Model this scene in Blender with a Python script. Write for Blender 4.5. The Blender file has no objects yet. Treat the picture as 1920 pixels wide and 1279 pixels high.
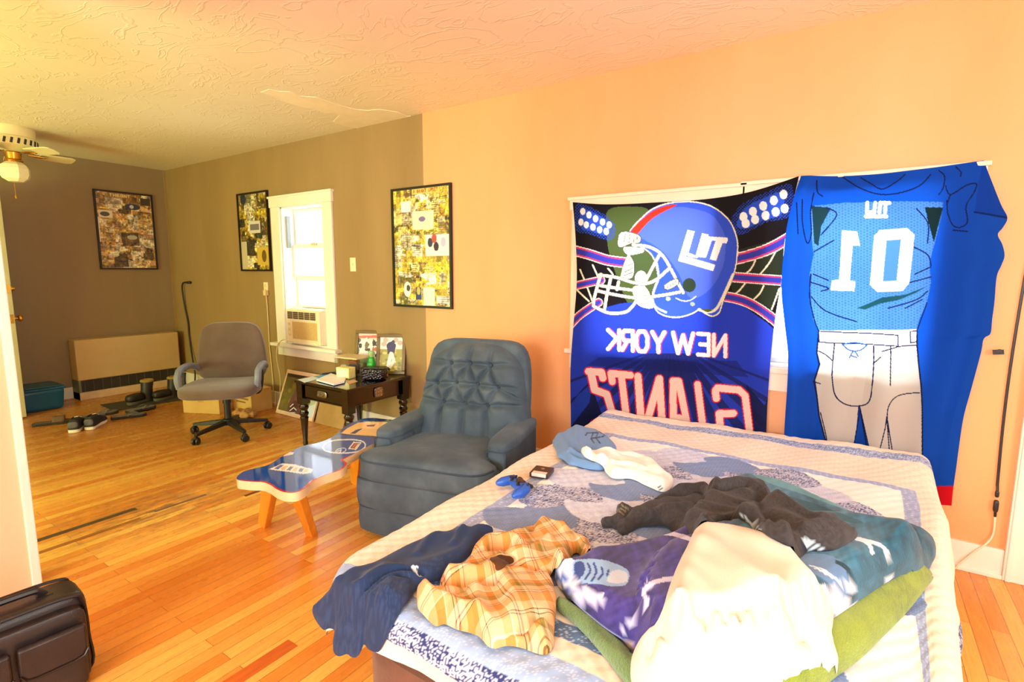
import bpy, bmesh, math, random
import numpy as np
from mathutils import Vector, Matrix, geometry
PI = math.pi
S = bpy.context.scene
COL = S.collection

# ------------------------------------------------------------------ camera, world, lights, exposure
FPX, YAW, PITCH, ROLL = 976.35, 0.58335, 0.13058, 0.0037
CAMZ = 1.35
D, XL, ZC = 3.0336, -6.923, 2.5276          # long wall (y), end wall (x), ceiling (z)
def cam_axes():
    f = np.array([-math.sin(YAW)*math.cos(PITCH), math.cos(YAW)*math.cos(PITCH), -math.sin(PITCH)])
    r = np.array([math.cos(YAW), math.sin(YAW), 0.0]); u = np.cross(r, f)
    return r*math.cos(ROLL)+u*math.sin(ROLL), -r*math.sin(ROLL)+u*math.cos(ROLL), f
RV, UV, FV = cam_axes()
cd = bpy.data.cameras.new('camera'); cam = bpy.data.objects.new('camera', cd); COL.objects.link(cam)
cd.sensor_width = 36.0; cd.lens = FPX/1920*36.0; cd.clip_start = 0.02
cam.matrix_world = Matrix(((RV[0], UV[0], -FV[0], 0), (RV[1], UV[1], -FV[1], 0), (RV[2], UV[2], -FV[2], CAMZ), (0, 0, 0, 1)))
S.camera = cam
S.view_settings.view_transform = 'Standard'; S.view_settings.look = 'None'
S.view_settings.gamma = 1.0; S.view_settings.use_curve_mapping = False
S.view_settings.exposure = -0.5
S.cycles.use_denoising = True
S.cycles.sample_clamp_indirect = 6.0
S.cycles.max_bounces = 10; S.cycles.diffuse_bounces = 5; S.cycles.transparent_max_bounces = 12
S.cycles.caustics_reflective = False; S.cycles.caustics_refractive = False

w = bpy.data.worlds.new('sky'); S.world = w; w.use_nodes = True
bgn = w.node_tree.nodes['Background']; bgn.inputs[0].default_value = (0.97, 0.99, 1.0, 1); bgn.inputs[1].default_value = 11.0

def area(name, loc, aim, sx, sy, power, color):
    l = bpy.data.lights.new(name, 'AREA'); l.shape = 'RECTANGLE'; l.size = sx; l.size_y = sy; l.energy = power; l.color = color
    o = bpy.data.objects.new(name, l); COL.objects.link(o); o.location = loc
    o.rotation_euler = (Vector(aim)-Vector(loc)).to_track_quat('-Z', 'Y').to_euler()
    return o
# added lamp for daylight from behind the camera; its unseen window is assumed
area('assumed_rear_daylight', (-0.3, -2.45, 1.55), (-0.5, 2.0, 1.25), 1.7, 1.1, 190, (0.86, 0.94, 1.0))
area('side_fill', (2.35, 0.6, 1.55), (-1.5, 1.6, 1.2), 1.1, 1.1, 55, (0.88, 0.95, 1.0))  # added lamp at an invented side opening, brightens the wall by the flags
area('added_green_ceiling_fill', (-4.6, -1.9, 0.8), (-4.4, 0.4, 2.5), 1.6, 1.0, 165, (0.72, 1.0, 0.30))  # added lamp that tints the far ceiling yellow-green; its unseen window is assumed

# ------------------------------------------------------------------ pixel -> place helpers (tracing onto real planes)
CXP, CYP = 960.0, 639.5
def rayd(px, py):
    return FV + RV*((px-CXP)/FPX) - UV*((py-CYP)/FPX)
def on_wall(px, py, y=D):
    d = rayd(px, py); t = y/d[1]; return (d[0]*t, CAMZ+d[2]*t)          # x, z
def on_end(px, py, x=XL):
    d = rayd(px, py); t = x/d[0]; return (d[1]*t, CAMZ+d[2]*t)          # y, z
def on_z(px, py, z=0.0):
    d = rayd(px, py); t = (z-CAMZ)/d[2]; return (d[0]*t, d[1]*t)
def to_px(Pw):
    d = np.asarray(Pw, float)-np.array([0, 0, CAMZ]); zz = d@FV
    return np.stack([CXP+FPX*(d@RV)/zz, CYP-FPX*(d@UV)/zz], -1)
def zoomed(ox, oy, s):
    return lambda L: [(ox+a/s, oy+b/s) for a, b in L]
def smooth_closed(L, n=6):
    L = [np.array(p, float) for p in L]; out = []; m = len(L)
    for i in range(m):
        a, b, c, d = L[i-1], L[i], L[(i+1) % m], L[(i+2) % m]
        for k in range(n):
            t = k/n
            out.append(.5*(2*b+(c-a)*t+(2*a-5*b+4*c-d)*t*t+(3*b-a-3*c+d)*t**3))
    return out
def smooth_open(L, n=6):
    L = [np.array(p, float) for p in L]; m = len(L); out = []
    for i in range(m-1):
        a = L[max(i-1, 0)]; b = L[i]; c = L[i+1]; d = L[min(i+2, m-1)]
        for k in range(n):
            t = k/n
            out.append(.5*(2*b+(c-a)*t+(2*a-5*b+4*c-d)*t*t+(3*b-a-3*c+d)*t**3))
    out.append(L[-1]); return out
def resample(L, n):
    L = np.array(L, float); seg = np.r_[0, np.cumsum(np.linalg.norm(np.diff(L, axis=0), axis=1))]
    t = np.linspace(0, seg[-1], n)
    return np.stack([np.interp(t, seg, L[:, k]) for k in range(L.shape[1])], 1)

# ------------------------------------------------------------------ materials
def lin(c):
    c = np.asarray(c, float)/255.0
    return np.where(c <= .04045, c/12.92, ((c+.055)/1.055)**2.4)
def rgba(c): return tuple(lin(c))+(1.0,)
class NT:
    def __init__(s, name):
        s.m = bpy.data.materials.new(name); s.m.use_nodes = True; s.t = s.m.node_tree; s.N = s.t.nodes; s.L = s.t.links
        s.b = s.N['Principled BSDF']; s.out = s.N['Material Output']
    def n(s, typ, **k):
        x = s.N.new(typ)
        for a, v in k.items(): setattr(x, a, v)
        return x
    def l(s, a, b): s.L.new(a, b)
    def coord(s, kind='Object'):
        return s.n('ShaderNodeTexCoord').outputs[kind]
    def mapping(s, scale, rot=(0, 0, 0), kind='Object'):
        mp = s.n('ShaderNodeMapping'); mp.inputs['Scale'].default_value = scale; mp.inputs['Rotation'].default_value = rot
        s.l(s.coord(kind), mp.inputs[0]); return mp.outputs[0]
    def noise(s, vec, scale, detail=3, rough=.55, dist=0):
        x = s.n('ShaderNodeTexNoise'); x.inputs['Scale'].default_value = scale; x.inputs['Detail'].default_value = detail
        x.inputs['Roughness'].default_value = rough; x.inputs['Distortion'].default_value = dist
        if vec is not None: s.l(vec, x.inputs['Vector'])
        return x.outputs['Fac']
    def ramp(s, fac, stops):
        r = s.n('ShaderNodeValToRGB'); e = r.color_ramp.elements
        e[0].position, e[0].color = stops[0]; e[1].position, e[1].color = stops[-1]
        for p, c in stops[1:-1]:
            q = e.new(p); q.color = c
        s.l(fac, r.inputs[0]); return r.outputs[0]
    def mix(s, fac, a, b, mode='MIX'):
        x = s.n('ShaderNodeMix', data_type='RGBA', blend_type=mode)
        for sock, v in ((x.inputs[0], fac), (x.inputs[6], a), (x.inputs[7], b)):
            if hasattr(v, 'links'): s.l(v, sock)
            else: sock.default_value = v
        return x.outputs[2]
    def math(s, op, a, b=0.0, c=0.0):
        x = s.n('ShaderNodeMath', operation=op)
        for i, v in enumerate((a, b, c)):
            if hasattr(v, 'links'): s.l(v, x.inputs[i])
            else: x.inputs[i].default_value = v
        return x.outputs[0]
    def bump(s, h, strength=.3, dist=.01):
        x = s.n('ShaderNodeBump'); x.inputs['Strength'].default_value = strength; x.inputs['Distance'].default_value = dist
        s.l(h, x.inputs['Height']); s.l(x.outputs[0], s.b.inputs['Normal']); return x
    def base(s, v):
        if hasattr(v, 'links'): s.l(v, s.b.inputs['Base Color'])
        else: s.b.inputs['Base Color'].default_value = v
    def set(s, **k):
        for a, v in k.items():
            s.b.inputs[a.replace('_', ' ')].default_value = v
WHITE4 = (1, 1, 1, 1)
def mat(name, c, rough=.5, metal=0.0, var=.12, scale=8, bump=0.0, bscale=60, spec=.5, stretch=(1, 1, 1), coat=0.0, sheen=0.0):
    t = NT(name); b = rgba(c)
    v = t.mapping(stretch); n = t.noise(v, scale)
    dk = tuple(x*(1-var) for x in b[:3])+(1,); lt = tuple(min(1, x*(1+var)) for x in b[:3])+(1,)
    t.base(t.ramp(n, [(.3, dk), (.7, lt)]))
    t.set(Roughness=rough, Metallic=metal, Specular_IOR_Level=spec, Coat_Weight=coat, Sheen_Weight=sheen)
    if bump: t.bump(t.noise(v, bscale), bump, .004)
    return t.m
def mat_paint(name, rough=.8, transl=0.0, bump=.15, bscale=400, spec=.2, sheen=0.0, attr='Col', weave=False):
    """colours painted on the mesh (the print of a cloth, the picture of a poster)"""
    t = NT(name); a = t.n('ShaderNodeAttribute', attribute_name=attr)
    t.base(a.outputs['Color']); t.set(Roughness=rough, Specular_IOR_Level=spec, Sheen_Weight=sheen)
    if bump: t.bump(t.noise(t.mapping((1, 1, 1)), bscale), bump, .002)
    if transl:
        tr = t.n('ShaderNodeBsdfTranslucent'); t.l(a.outputs['Color'], tr.inputs[0])
        mx = t.n('ShaderNodeMixShader'); mx.inputs[0].default_value = transl
        t.l(t.b.outputs[0], mx.inputs[1]); t.l(tr.outputs[0], mx.inputs[2]); t.l(mx.outputs[0], t.out.inputs[0])
    return t.m
def mat_glass(name, tint=(1, 1, 1), gloss=.08):
    t = NT(name); tr = t.n('ShaderNodeBsdfTransparent'); tr.inputs[0].default_value = tuple(tint)+(1,)
    gl = t.n('ShaderNodeBsdfGlossy'); gl.inputs['Roughness'].default_value = .02
    fr = t.n('ShaderNodeLayerWeight'); fr.inputs[0].default_value = .25
    mx = t.n('ShaderNodeMixShader'); t.l(t.math('ADD', t.math('MULTIPLY', fr.outputs['Fresnel'], .6), gloss*.3), mx.inputs[0])
    t.l(tr.outputs[0], mx.inputs[1]); t.l(gl.outputs[0], mx.inputs[2]); t.l(mx.outputs[0], t.out.inputs[0])
    return t.m

# ------------------------------------------------------------------ mesh building
class MB:
    def __init__(s): s.v = []; s.f = []
    def add(s, v, f):
        o = len(s.v); s.v += [tuple(map(float, p)) for p in v]; s.f += [tuple(i+o for i in q) for q in f]; return s
    def box(s, x0, x1, y0, y1, z0, z1):
        return s.add([(x0,y0,z0),(x1,y0,z0),(x1,y1,z0),(x0,y1,z0),(x0,y0,z1),(x1,y0,z1),(x1,y1,z1),(x0,y1,z1)],
                     [(0,3,2,1),(4,5,6,7),(0,1,5,4),(1,2,6,5),(2,3,7,6),(3,0,4,7)])
    def bar(s, a, b, wx, wz, up=(0, 0, 1), w2=None, z2=None):
        a, b = Vector(a), Vector(b); d = (b-a).normalized(); u = Vector(up); x = d.cross(u)
        if x.length < 1e-4: x = d.cross(Vector((1, 0, 0)))
        x.normalize(); u = x.cross(d); w2 = w2 or wx; z2 = z2 or wz; v = []
        for p, ww, zz in ((a, wx, wz), (b, w2, z2)):
            for i, j in ((-1,-1),(1,-1),(1,1),(-1,1)): v.append(p+x*(i*ww/2)+u*(j*zz/2))
        return s.add(v, [(0,1,2,3),(7,6,5,4),(0,4,5,1),(1,5,6,2),(2,6,7,3),(3,7,4,0)])
    def tube(s, path, r, n=8, cap=True, flat=1.0):
        P = [Vector(p) for p in path]; m = len(P); R = r if hasattr(r, '__len__') else [r]*m
        t0 = (P[1]-P[0]).normalized(); u = t0.orthogonal().normalized(); v = []
        for i in range(m):
            t = ((P[min(i+1, m-1)]-P[max(i-1, 0)])).normalized(); u = (u-t*u.dot(t))
            u = u.normalized() if u.length > 1e-6 else t.orthogonal().normalized(); w_ = t.cross(u)
            for k in range(n):
                a = 2*PI*k/n; v.append(P[i]+u*(math.cos(a)*R[i])+w_*(math.sin(a)*R[i]*flat))
        f = [(i*n+k, i*n+(k+1) % n, (i+1)*n+(k+1) % n, (i+1)*n+k) for i in range(m-1) for k in range(n)]
        if cap: f += [tuple(range(n))[::-1], tuple((m-1)*n+k for k in range(n))]
        return s.add(v, f)
    def lathe(s, prof, c=(0, 0, 0), n=20, axis='z', cap=True):
        v = []
        for r, h in prof:
            for k in range(n):
                a = 2*PI*k/n; x, y = r*math.cos(a), r*math.sin(a)
                v.append({'z': (x, y, h), 'x': (h, x, y), 'y': (y, h, x)}[axis])
        v = [(p[0]+c[0], p[1]+c[1], p[2]+c[2]) for p in v]; m = len(prof)
        f = [(i*n+k, i*n+(k+1) % n, (i+1)*n+(k+1) % n, (i+1)*n+k) for i in range(m-1) for k in range(n)]
        if cap: f += [tuple(range(n))[::-1], tuple((m-1)*n+k for k in range(n))]
        return s.add(v, f)
    def prism(s, poly, z0, z1, frame=None):
        """poly of (a,b) extruded along c; frame maps (a,b,c)->xyz"""
        fr = frame or (lambda a, b, c: (a, b, c)); n = len(poly)
        v = [fr(a, b, z0) for a, b in poly]+[fr(a, b, z1) for a, b in poly]
        return s.add(v, [tuple(range(n))[::-1], tuple(range(n, 2*n))]+[(i, (i+1) % n, (i+1) % n+n, i+n) for i in range(n)])
    def soft(s, c, size, p=5, cuts=7, fn=None):
        """rounded box (superellipsoid), optional point shaping"""
        bm = bmesh.new(); bmesh.ops.create_cube(bm, size=2); bmesh.ops.subdivide_edges(bm, edges=bm.edges[:], cuts=cuts, use_grid_fill=True)
        v = []
        for q in bm.verts:
            a = np.array(q.co); a = a/((np.abs(a)**p).sum()**(1/p))
            if fn: a = np.array(fn(*a))
            v.append((c[0]+a[0]*size[0]/2, c[1]+a[1]*size[1]/2, c[2]+a[2]*size[2]/2))
        f = [tuple(x.index for x in q.verts) for q in bm.faces]; bm.free()
        return s.add(v, f)
    def grid(s, P):
        h, w_ = P.shape[:2]; i = np.arange(h*w_).reshape(h, w_)
        f = np.stack([i[:-1,:-1], i[:-1,1:], i[1:,1:], i[1:,:-1]], -1).reshape(-1, 4)
        return s.add(P.reshape(-1, 3).tolist(), f.tolist())
    def shear(s, fn):
        s.v = [tuple(fn(*p)) for p in s.v]; return s
    def obj(s, name, m, parent=None, smooth=True, bevel=0.0, angle=35, origin=None, seg=2):
        me = bpy.data.meshes.new(name); o0 = origin or (0, 0, 0)
        me.from_pydata([(a-o0[0], b-o0[1], c-o0[2]) for a, b, c in s.v], [], s.f); me.update()
        return link(name, me, m, parent, smooth, bevel, angle, origin, seg)
def link(name, me, m, parent=None, smooth=True, bevel=0.0, angle=35, origin=None, seg=2):
    o = bpy.data.objects.new(name, me); COL.objects.link(o)
    for q in (m if isinstance(m, (list, tuple)) else [m]): me.materials.append(q)
    if origin: o.location = origin
    if parent: o.parent = parent
    if smooth:
        me.polygons.foreach_set('use_smooth', [True]*len(me.polygons))
        if hasattr(me, 'set_sharp_from_angle'): me.set_sharp_from_angle(angle=math.radians(angle))
    if bevel:
        b = o.modifiers.new('bevel', 'BEVEL'); b.width = bevel; b.segments = seg; b.limit_method = 'ANGLE'; b.angle_limit = math.radians(40)
        if hasattr(b, 'harden_normals'): b.harden_normals = False
    return o
def thing(name, label, cat, loc=(0, 0, 0), rotz=0.0, group=None, rot=None):
    o = bpy.data.objects.new(name, None); COL.objects.link(o); o.empty_display_size = .05
    o.location = loc; o.rotation_euler = rot or (0, 0, rotz)
    return tag(o, label, cat, group)
def tag(o, label, cat, group=None):
    o['label'] = label; o['category'] = cat
    if group: o['group'] = group
    return o
def struct(o):
    o['kind'] = 'structure'; return o
def copy_tree(o, loc, rot=None):
    c = o.copy(); COL.objects.link(c); c.location = loc
    if rot is not None: c.rotation_euler = rot
    for ch in list(o.children):
        k = ch.copy(); COL.objects.link(k); k.parent = c
        for g in list(ch.children):
            q = g.copy(); COL.objects.link(q); q.parent = k
    return c

# ------------------------------------------------------------------ painting prints onto mesh vertices
class Paint:
    def __init__(s, X, base):
        s.X = np.asarray(X, float); s.C = np.tile(np.array(base, float), (len(s.X), 1))
    def _near(s, L, pad=0):
        L = np.asarray(L, float); a = L.min(0)-pad; b = L.max(0)+pad
        return np.nonzero((s.X[:, 0] >= a[0]) & (s.X[:, 0] <= b[0]) & (s.X[:, 1] >= a[1]) & (s.X[:, 1] <= b[1]))[0]
    def inside(s, L, idx=None):
        L = np.asarray(L, float); idx = s._near(L) if idx is None else idx
        x, y = s.X[idx, 0], s.X[idx, 1]; c = np.zeros(len(idx), bool); j = len(L)-1
        for i in range(len(L)):
            xi, yi = L[i]; xj, yj = L[j]
            if yi != yj: c ^= ((yi > y) != (yj > y)) & (x < (xj-xi)*(y-yi)/(yj-yi)+xi)
            j = i
        return idx[c]
    def put(s, idx, c, a=1.0): s.C[idx] = s.C[idx]*(1-a)+np.array(c, float)*a
    def fill(s, L, c, a=1.0, sm=0):
        if sm: L = smooth_closed(L, sm)
        s.put(s.inside(L), c, a)
    def stroke(s, L, wd, c, a=1.0, sm=0, butt=False):
        if sm: L = smooth_open(L, sm)
        L = np.asarray(L, float); idx = s._near(L, wd); 
        if not len(idx): return
        d = np.full(len(idx), 1e9); x = s.X[idx]
        for p, q in zip(L[:-1], L[1:]):
            e = q-p; l2 = (e@e)+1e-12; t = ((x-p)@e)/l2
            if butt:
                dd = np.abs((x-p)@np.array([-e[1], e[0]]))/math.sqrt(l2); dd[(t < 0) | (t > 1)] = 1e9
            else:
                t = np.clip(t, 0, 1); dd = np.linalg.norm(x-p-t[:, None]*e, axis=1)
            d = np.minimum(d, dd)
        s.put(idx[d < wd/2], c, a)
    def oval(s, c0, rx, ry, c, a=1.0, rot=0.0):
        d = s.X-np.array(c0); ca, sa = math.cos(rot), math.sin(rot)
        u = (d[:, 0]*ca+d[:, 1]*sa)/rx; v = (-d[:, 0]*sa+d[:, 1]*ca)/ry
        s.put(np.nonzero(u*u+v*v < 1)[0], c, a)
    def speckle(s, idx, c, frac, rng, a=1.0):
        k = idx[rng.random(len(idx)) < frac]; s.put(k, c, a)
    def apply(s, me, name='Col'):
        at = me.color_attributes.new(name, 'FLOAT_COLOR', 'POINT')
        C = np.ones((len(s.C), 4)); C[:, :3] = lin(np.clip(s.C, 0, 255)); at.data.foreach_set('color', C.ravel())
FONT = {'N': [[(0,0),(0,1)],[(0,1),(1,0)],[(1,0),(1,1)]], 'E': [[(0,0),(0,1)],[(0,1),(1,1)],[(0,.5),(.8,.5)],[(0,0),(1,0)]],
 'W': [[(0,1),(.25,0)],[(.25,0),(.5,.9)],[(.5,.9),(.75,0)],[(.75,0),(1,1)]], 'Y': [[(0,1),(.5,.45)],[(1,1),(.5,.45)],[(.5,.5),(.5,0)]],
 'O': [[(.25,0),(0,.25),(0,.75),(.25,1),(.75,1),(1,.75),(1,.25),(.75,0),(.25,0)]], 'R': [[(0,0),(0,1)],[(0,1),(.8,1),(1,.85),(1,.65),(.8,.5),(0,.5)],[(.5,.5),(1,0)]],
 'K': [[(0,0),(0,1)],[(1,1),(.05,.5)],[(.2,.6),(1,0)]], 'G': [[(1,.8),(.75,1),(.25,1),(0,.75),(0,.25),(.25,0),(.75,0),(1,.2),(1,.5),(.55,.5)]],
 'I': [[(.5,0),(.5,1)]], 'A': [[(0,0),(.5,1)],[(.5,1),(1,0)],[(.2,.35),(.8,.35)]], 'T': [[(0,1),(1,1)],[(.5,1),(.5,0)]],
 'S': [[(1,.85),(.8,1),(.2,1),(0,.85),(0,.65),(.2,.5),(.8,.5),(1,.35),(1,.15),(.8,0),(.2,0),(0,.15)]],
 'U': [[(0,1),(0,.2),(.25,0),(.75,0),(1,.2),(1,1)]], 'P': [[(0,0),(0,1)],[(0,1),(.8,1),(1,.85),(1,.6),(.8,.45),(0,.45)]], 'H': [[(0,0),(0,1)],[(1,0),(1,1)],[(0,.5),(1,.5)]], 'J': [[(1,1),(1,.2),(.75,0),(.25,0),(0,.2)]]}
def letter(pt, ch, quad, wd, c, mirror=False):
    """quad: top-left, top-right, bottom-right, bottom-left as seen"""
    tl, tr, br, bl = [np.array(q, float) for q in quad]
    for st in FONT[ch]:
        L = []
        for u, v in st:
            u = 1-u if mirror else u
            L.append((tl*(1-u)+tr*u)*v+(bl*(1-u)+br*u)*(1-v))
        pt.stroke(L, wd, c)
def coons(top, right, bottom, left, nu, nv):
    """top,bottom left->right; left,right top->bottom; returns nv x nu x k"""
    T, B = resample(top, nu), resample(bottom, nu); Lf, Rt = resample(left, nv), resample(right, nv)
    u = np.linspace(0, 1, nu)[None, :, None]; v = np.linspace(0, 1, nv)[:, None, None]
    return ((1-v)*T[None]+v*B[None]+(1-u)*Lf[:, None]+u*Rt[:, None]
            - ((1-u)*(1-v)*T[0]+u*(1-v)*T[-1]+(1-u)*v*B[0]+u*v*B[-1]))

# ================================================================== THE SETTING
def wall_mat(name, a, b, streak):
    t = NT(name); v = t.mapping((1, 1, .25)); n = t.noise(v, 2.2, 4)
    v2 = t.mapping((1.7, 1.7, .2)); n2 = t.noise(v2, 2.0, 4, .6)
    c = t.ramp(n, [(.3, rgba(a)), (.7, rgba(b))])
    t.base(t.mix(t.math('MULTIPLY', t.ramp(n2, [(.45, (0, 0, 0, 1)), (.75, WHITE4)]), streak), c, rgba([min(255, x*1.12) for x in b])))
    t.set(Roughness=.42, Specular_IOR_Level=.35); t.bump(t.noise(t.mapping((1, 1, 1)), 45, 3), .12, .006); return t.m
M_ORANGE = wall_mat('orange_paint', (243, 163, 106), (247, 173, 119), .06)
M_TAN = wall_mat('tan_paint', (152, 122, 78), (164, 134, 88), .22)  # streaks mixed lighter into the colour imitate the paint's sheen
M_TAN2 = wall_mat('taupe_paint', (140, 118, 90), (150, 128, 98), .12)
M_PEACH = wall_mat('peach_paint', (246, 190, 148), (248, 198, 158), .1)
M_TRIM = mat('white_trim_paint', (243, 232, 214), .4, var=.04, scale=5)
M_HALO = mat('cream_trim_paint', (240, 214, 184), .4, var=.05, scale=5)

def floor_mat():
    t = NT('strip_oak_floor')
    co = t.coord('Object'); sp = t.n('ShaderNodeSeparateXYZ'); t.l(co, sp.inputs[0])
    cb = t.n('ShaderNodeCombineXYZ'); t.l(sp.outputs['Y'], cb.inputs[0]); t.l(sp.outputs['X'], cb.inputs[1])
    br = t.n('ShaderNodeTexBrick'); t.l(cb.outputs[0], br.inputs['Vector'])
    br.offset = .37; br.offset_frequency = 2; br.squash = 1
    br.inputs['Scale'].default_value = 1; br.inputs['Brick Width'].default_value = .85; br.inputs['Row Height'].default_value = .058
    br.inputs['Mortar Size'].default_value = .0011; br.inputs['Mortar Smooth'].default_value = .3; br.inputs['Bias'].default_value = -.05
    br.inputs['Color1'].default_value = rgba((246, 202, 112)); br.inputs['Color2'].default_value = rgba((206, 128, 44)); br.inputs['Mortar'].default_value = rgba((92, 44, 8))
    g = t.noise(t.mapping((26, 1.2, 1)), 5, 5, .65)
    c = t.mix(.45, br.outputs['Color'], t.ramp(g, [(.3, rgba((170, 88, 20))), (.72, rgba((255, 206, 96)))]), 'OVERLAY')
    big = t.noise(t.mapping((1, .5, 1)), .9, 3)
    c = t.mix(t.ramp(big, [(.42, (0, 0, 0, 1)), (.72, (.4, .4, .4, 1))]), c, rgba((226, 160, 66)))
    # worn grey patch in front of the desk, and scuffs
    def spot(cx, cy, rx, ry):
        mp = t.n('ShaderNodeMapping'); mp.inputs['Location'].default_value = (-cx/rx, -cy/ry, 0); mp.inputs['Scale'].default_value = (1/rx, 1/ry, 0)
        t.l(co, mp.inputs[0]); gr = t.n('ShaderNodeTexGradient', gradient_type='SPHERICAL'); t.l(mp.outputs[0], gr.inputs[0]); return gr.outputs['Fac']
    sc = t.noise(t.mapping((10, 2.5, 1)), 3, 5, .7)
    wear = t.math('MULTIPLY', t.math('MAXIMUM', spot(-3.25, 1.25, .5, .75), t.math('MULTIPLY', spot(-3.0, 1.9, .35, .9), .5)), t.ramp(sc, [(.4, (0, 0, 0, 1)), (.62, WHITE4)]))
    c = t.mix(t.math('MULTIPLY', wear, 1.1), c, rgba((128, 96, 66)))
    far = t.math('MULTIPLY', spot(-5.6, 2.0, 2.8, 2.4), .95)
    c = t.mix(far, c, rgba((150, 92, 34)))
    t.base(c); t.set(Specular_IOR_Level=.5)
    rg = t.ramp(t.noise(t.mapping((6, 2, 1)), 4, 4), [(.3, (.22, .22, .22, 1)), (.8, (.42, .42, .42, 1))]); t.l(rg, t.b.inputs['Roughness'])
    t.bump(br.outputs['Fac'], -.35, .003); return t.m
def ceiling_mat():
    t = NT('textured_ceiling'); v = t.mapping((1, 1, 1)); n = t.noise(v, 1.1, 3)
    sp = t.n('ShaderNodeSeparateXYZ'); t.l(t.coord('Object'), sp.inputs[0])
    t.base(t.ramp(n, [(.3, rgba((236, 224, 196))), (.7, rgba((243, 232, 206)))])); t.set(Roughness=.5, Specular_IOR_Level=.3)
    a = t.noise(t.mapping((1, 1.8, 1), (0, 0, .6)), 2.6, 3, .5, 1.6)
    ridge = t.ramp(a, [(.475, (0, 0, 0, 1)), (.5, WHITE4), (.525, (0, 0, 0, 1))])
    t.bump(ridge, .28, .008); return t.m
M_FLOOR, M_CEIL = floor_mat(), ceiling_mat()
XR, YB = 2.5, -2.6
struct(MB().box(XL-.2, XR, YB, D+.2, -.12, 0).obj('floor', M_FLOOR, smooth=False))
fl = bpy.data.objects['floor']
for (x0, x1, y0, y1, c) in ((-3.376, -3.340, .60, 1.18, (72, 58, 34)), (-3.216, -3.186, .60, 1.14, (150, 92, 30)), (-3.235, -3.215, 1.22, 1.50, (110, 82, 62)), (-3.02, -2.995, 1.62, 1.72, (110, 60, 22)), (-1.66, -1.602, .62, 1.02, (196, 96, 24))):
    MB().box(x0, x1, y0, y1, -.01, .0013).obj('patch_strip', mat('worn_floor_strip', c, .55, var=.2, stretch=(8, 1, 1), scale=6), fl, smooth=False)
struct(MB().box(XL-.2, XR, YB, D+.2, ZC, ZC+.12).obj('ceiling', M_CEIL, smooth=False))
Zc = zoomed(420, 120, 4.364)
pl = [on_z(a, b, ZC) for a, b in Zc([(300,230),(370,205),(450,222),(540,225),(620,260),(750,270),(830,298),(900,320),(990,350),(1080,370),(1180,380),(1260,368),(1420,392),(1500,425),(1600,428),(1480,462),(1300,492),(1190,520),(1100,526),(1000,508),(940,492),(890,474),(945,415),(900,402),(820,400),(740,365),(660,355),(600,340),(480,300),(390,262)])]
MB().prism(pl, ZC-.0025, ZC+.01).obj('bare_patch', mat('bare_plaster', (252, 238, 208), .7, var=.05), bpy.data.objects['ceiling'], smooth=False)

def holed_wall(xs, zs, holes, y0, y1):
    """box wall on a grid of x/z stops, cells inside a hole left out"""
    b = MB()
    for i in range(len(xs)-1):
        for k in range(len(zs)-1):
            cx, cz = (xs[i]+xs[i+1])/2, (zs[k]+zs[k+1])/2
            if any(h[0] < cx < h[1] and h[2] < cz < h[3] for h in holes): continue
            b.box(xs[i], xs[i+1], y0, y1, zs[k], zs[k+1])
    return b
W1 = (-4.66, -4.02, .655, 1.96)                        # window with the air conditioner
W2 = (-1.40, -.68, .86, 1.74); W3 = (-.40, .28, .86, 1.74)  # pair behind the flags
XBND = -2.812
wl = holed_wall([XL-.2, W1[0], W1[1], XBND], [0, W1[2], W1[3], ZC], [W1], D, D+.2).obj('wall_back', M_TAN, smooth=False); struct(wl)
wo = holed_wall([XBND, W2[0], W2[1], W3[0], W3[1], XR], [0, W2[2], W2[3], ZC], [W2, W3], D-.0015, D+.2).obj('wall_back_orange', M_ORANGE, smooth=False)
wo.name = 'wall_back.001'; struct(wo)
struct(MB().box(XL-.2, XL, YB, D, 0, ZC).obj('wall_left', M_TAN2, smooth=False))
struct(holed_wall([XL-.2, -5.5, -3.9, -1.1, .5, XR], [0, .8, 1.0, 2.0, ZC], [(-5.5, -3.9, .8, 2.0), (-1.1, .5, 1.0, 2.0)], YB-.15, YB).obj('wall_rear', M_TRIM, smooth=False))  # unseen wall; both window openings are assumed, to let daylight in
b = MB()
for (a0, a1, z0, z1) in ((YB, .1, 0, ZC), (1.1, D, 0, ZC), (.1, 1.1, 0, 1.0), (.1, 1.1, 2.0, ZC)): b.box(XR, XR+.15, a0, a1, z0, z1)  # unseen wall; its window opening is invented to let daylight in
struct(b.obj('wall_right', M_TRIM, smooth=False))
# stub wall between the two rooms, ending in a white casing
st = MB().box(-3.0, -2.85, YB, .60, 0, ZC).obj('wall_partition', M_PEACH, smooth=False); struct(st)
struct(MB().box(-3.02, -2.838, .60, .632, 0, ZC).obj('trim_1', M_TRIM, smooth=False, bevel=.004))
# right-hand door casing on the long wall
struct(MB().box(.632, .76, D-.03, D, 0, 2.12).box(.64, .66, D-.036, D, 0, 2.12).obj('trim_2', M_TRIM, smooth=False, bevel=.004))
d2 = struct(MB().box(.76, 1.52, D-.016, D+.02, .01, 2.0).obj('door_2', M_TRIM, smooth=False, bevel=.003))
for (z0, z1) in ((.25, .85), (1.0, 1.85)):
    for (x0, x1) in ((.86, 1.10), (1.18, 1.42)): MB().box(x0, x1, D-.021, D-.014, z0, z1).obj('door_panel', M_TRIM, d2, smooth=False, bevel=.004)
struct(MB().box(1.52, 1.65, D-.03, D, 0, 2.12).box(.76, 1.52, D-.03, D, 2.0, 2.12).obj('trim_4', M_TRIM, smooth=False, bevel=.004))
def baseboard(nm, b): struct(b.obj(nm, M_TRIM, smooth=False, bevel=.003))
baseboard('baseboard_back', MB().box(XL, .632, D-.018, D, 0, .135).box(XL, .632, D-.028, D, 0, .02))
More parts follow.
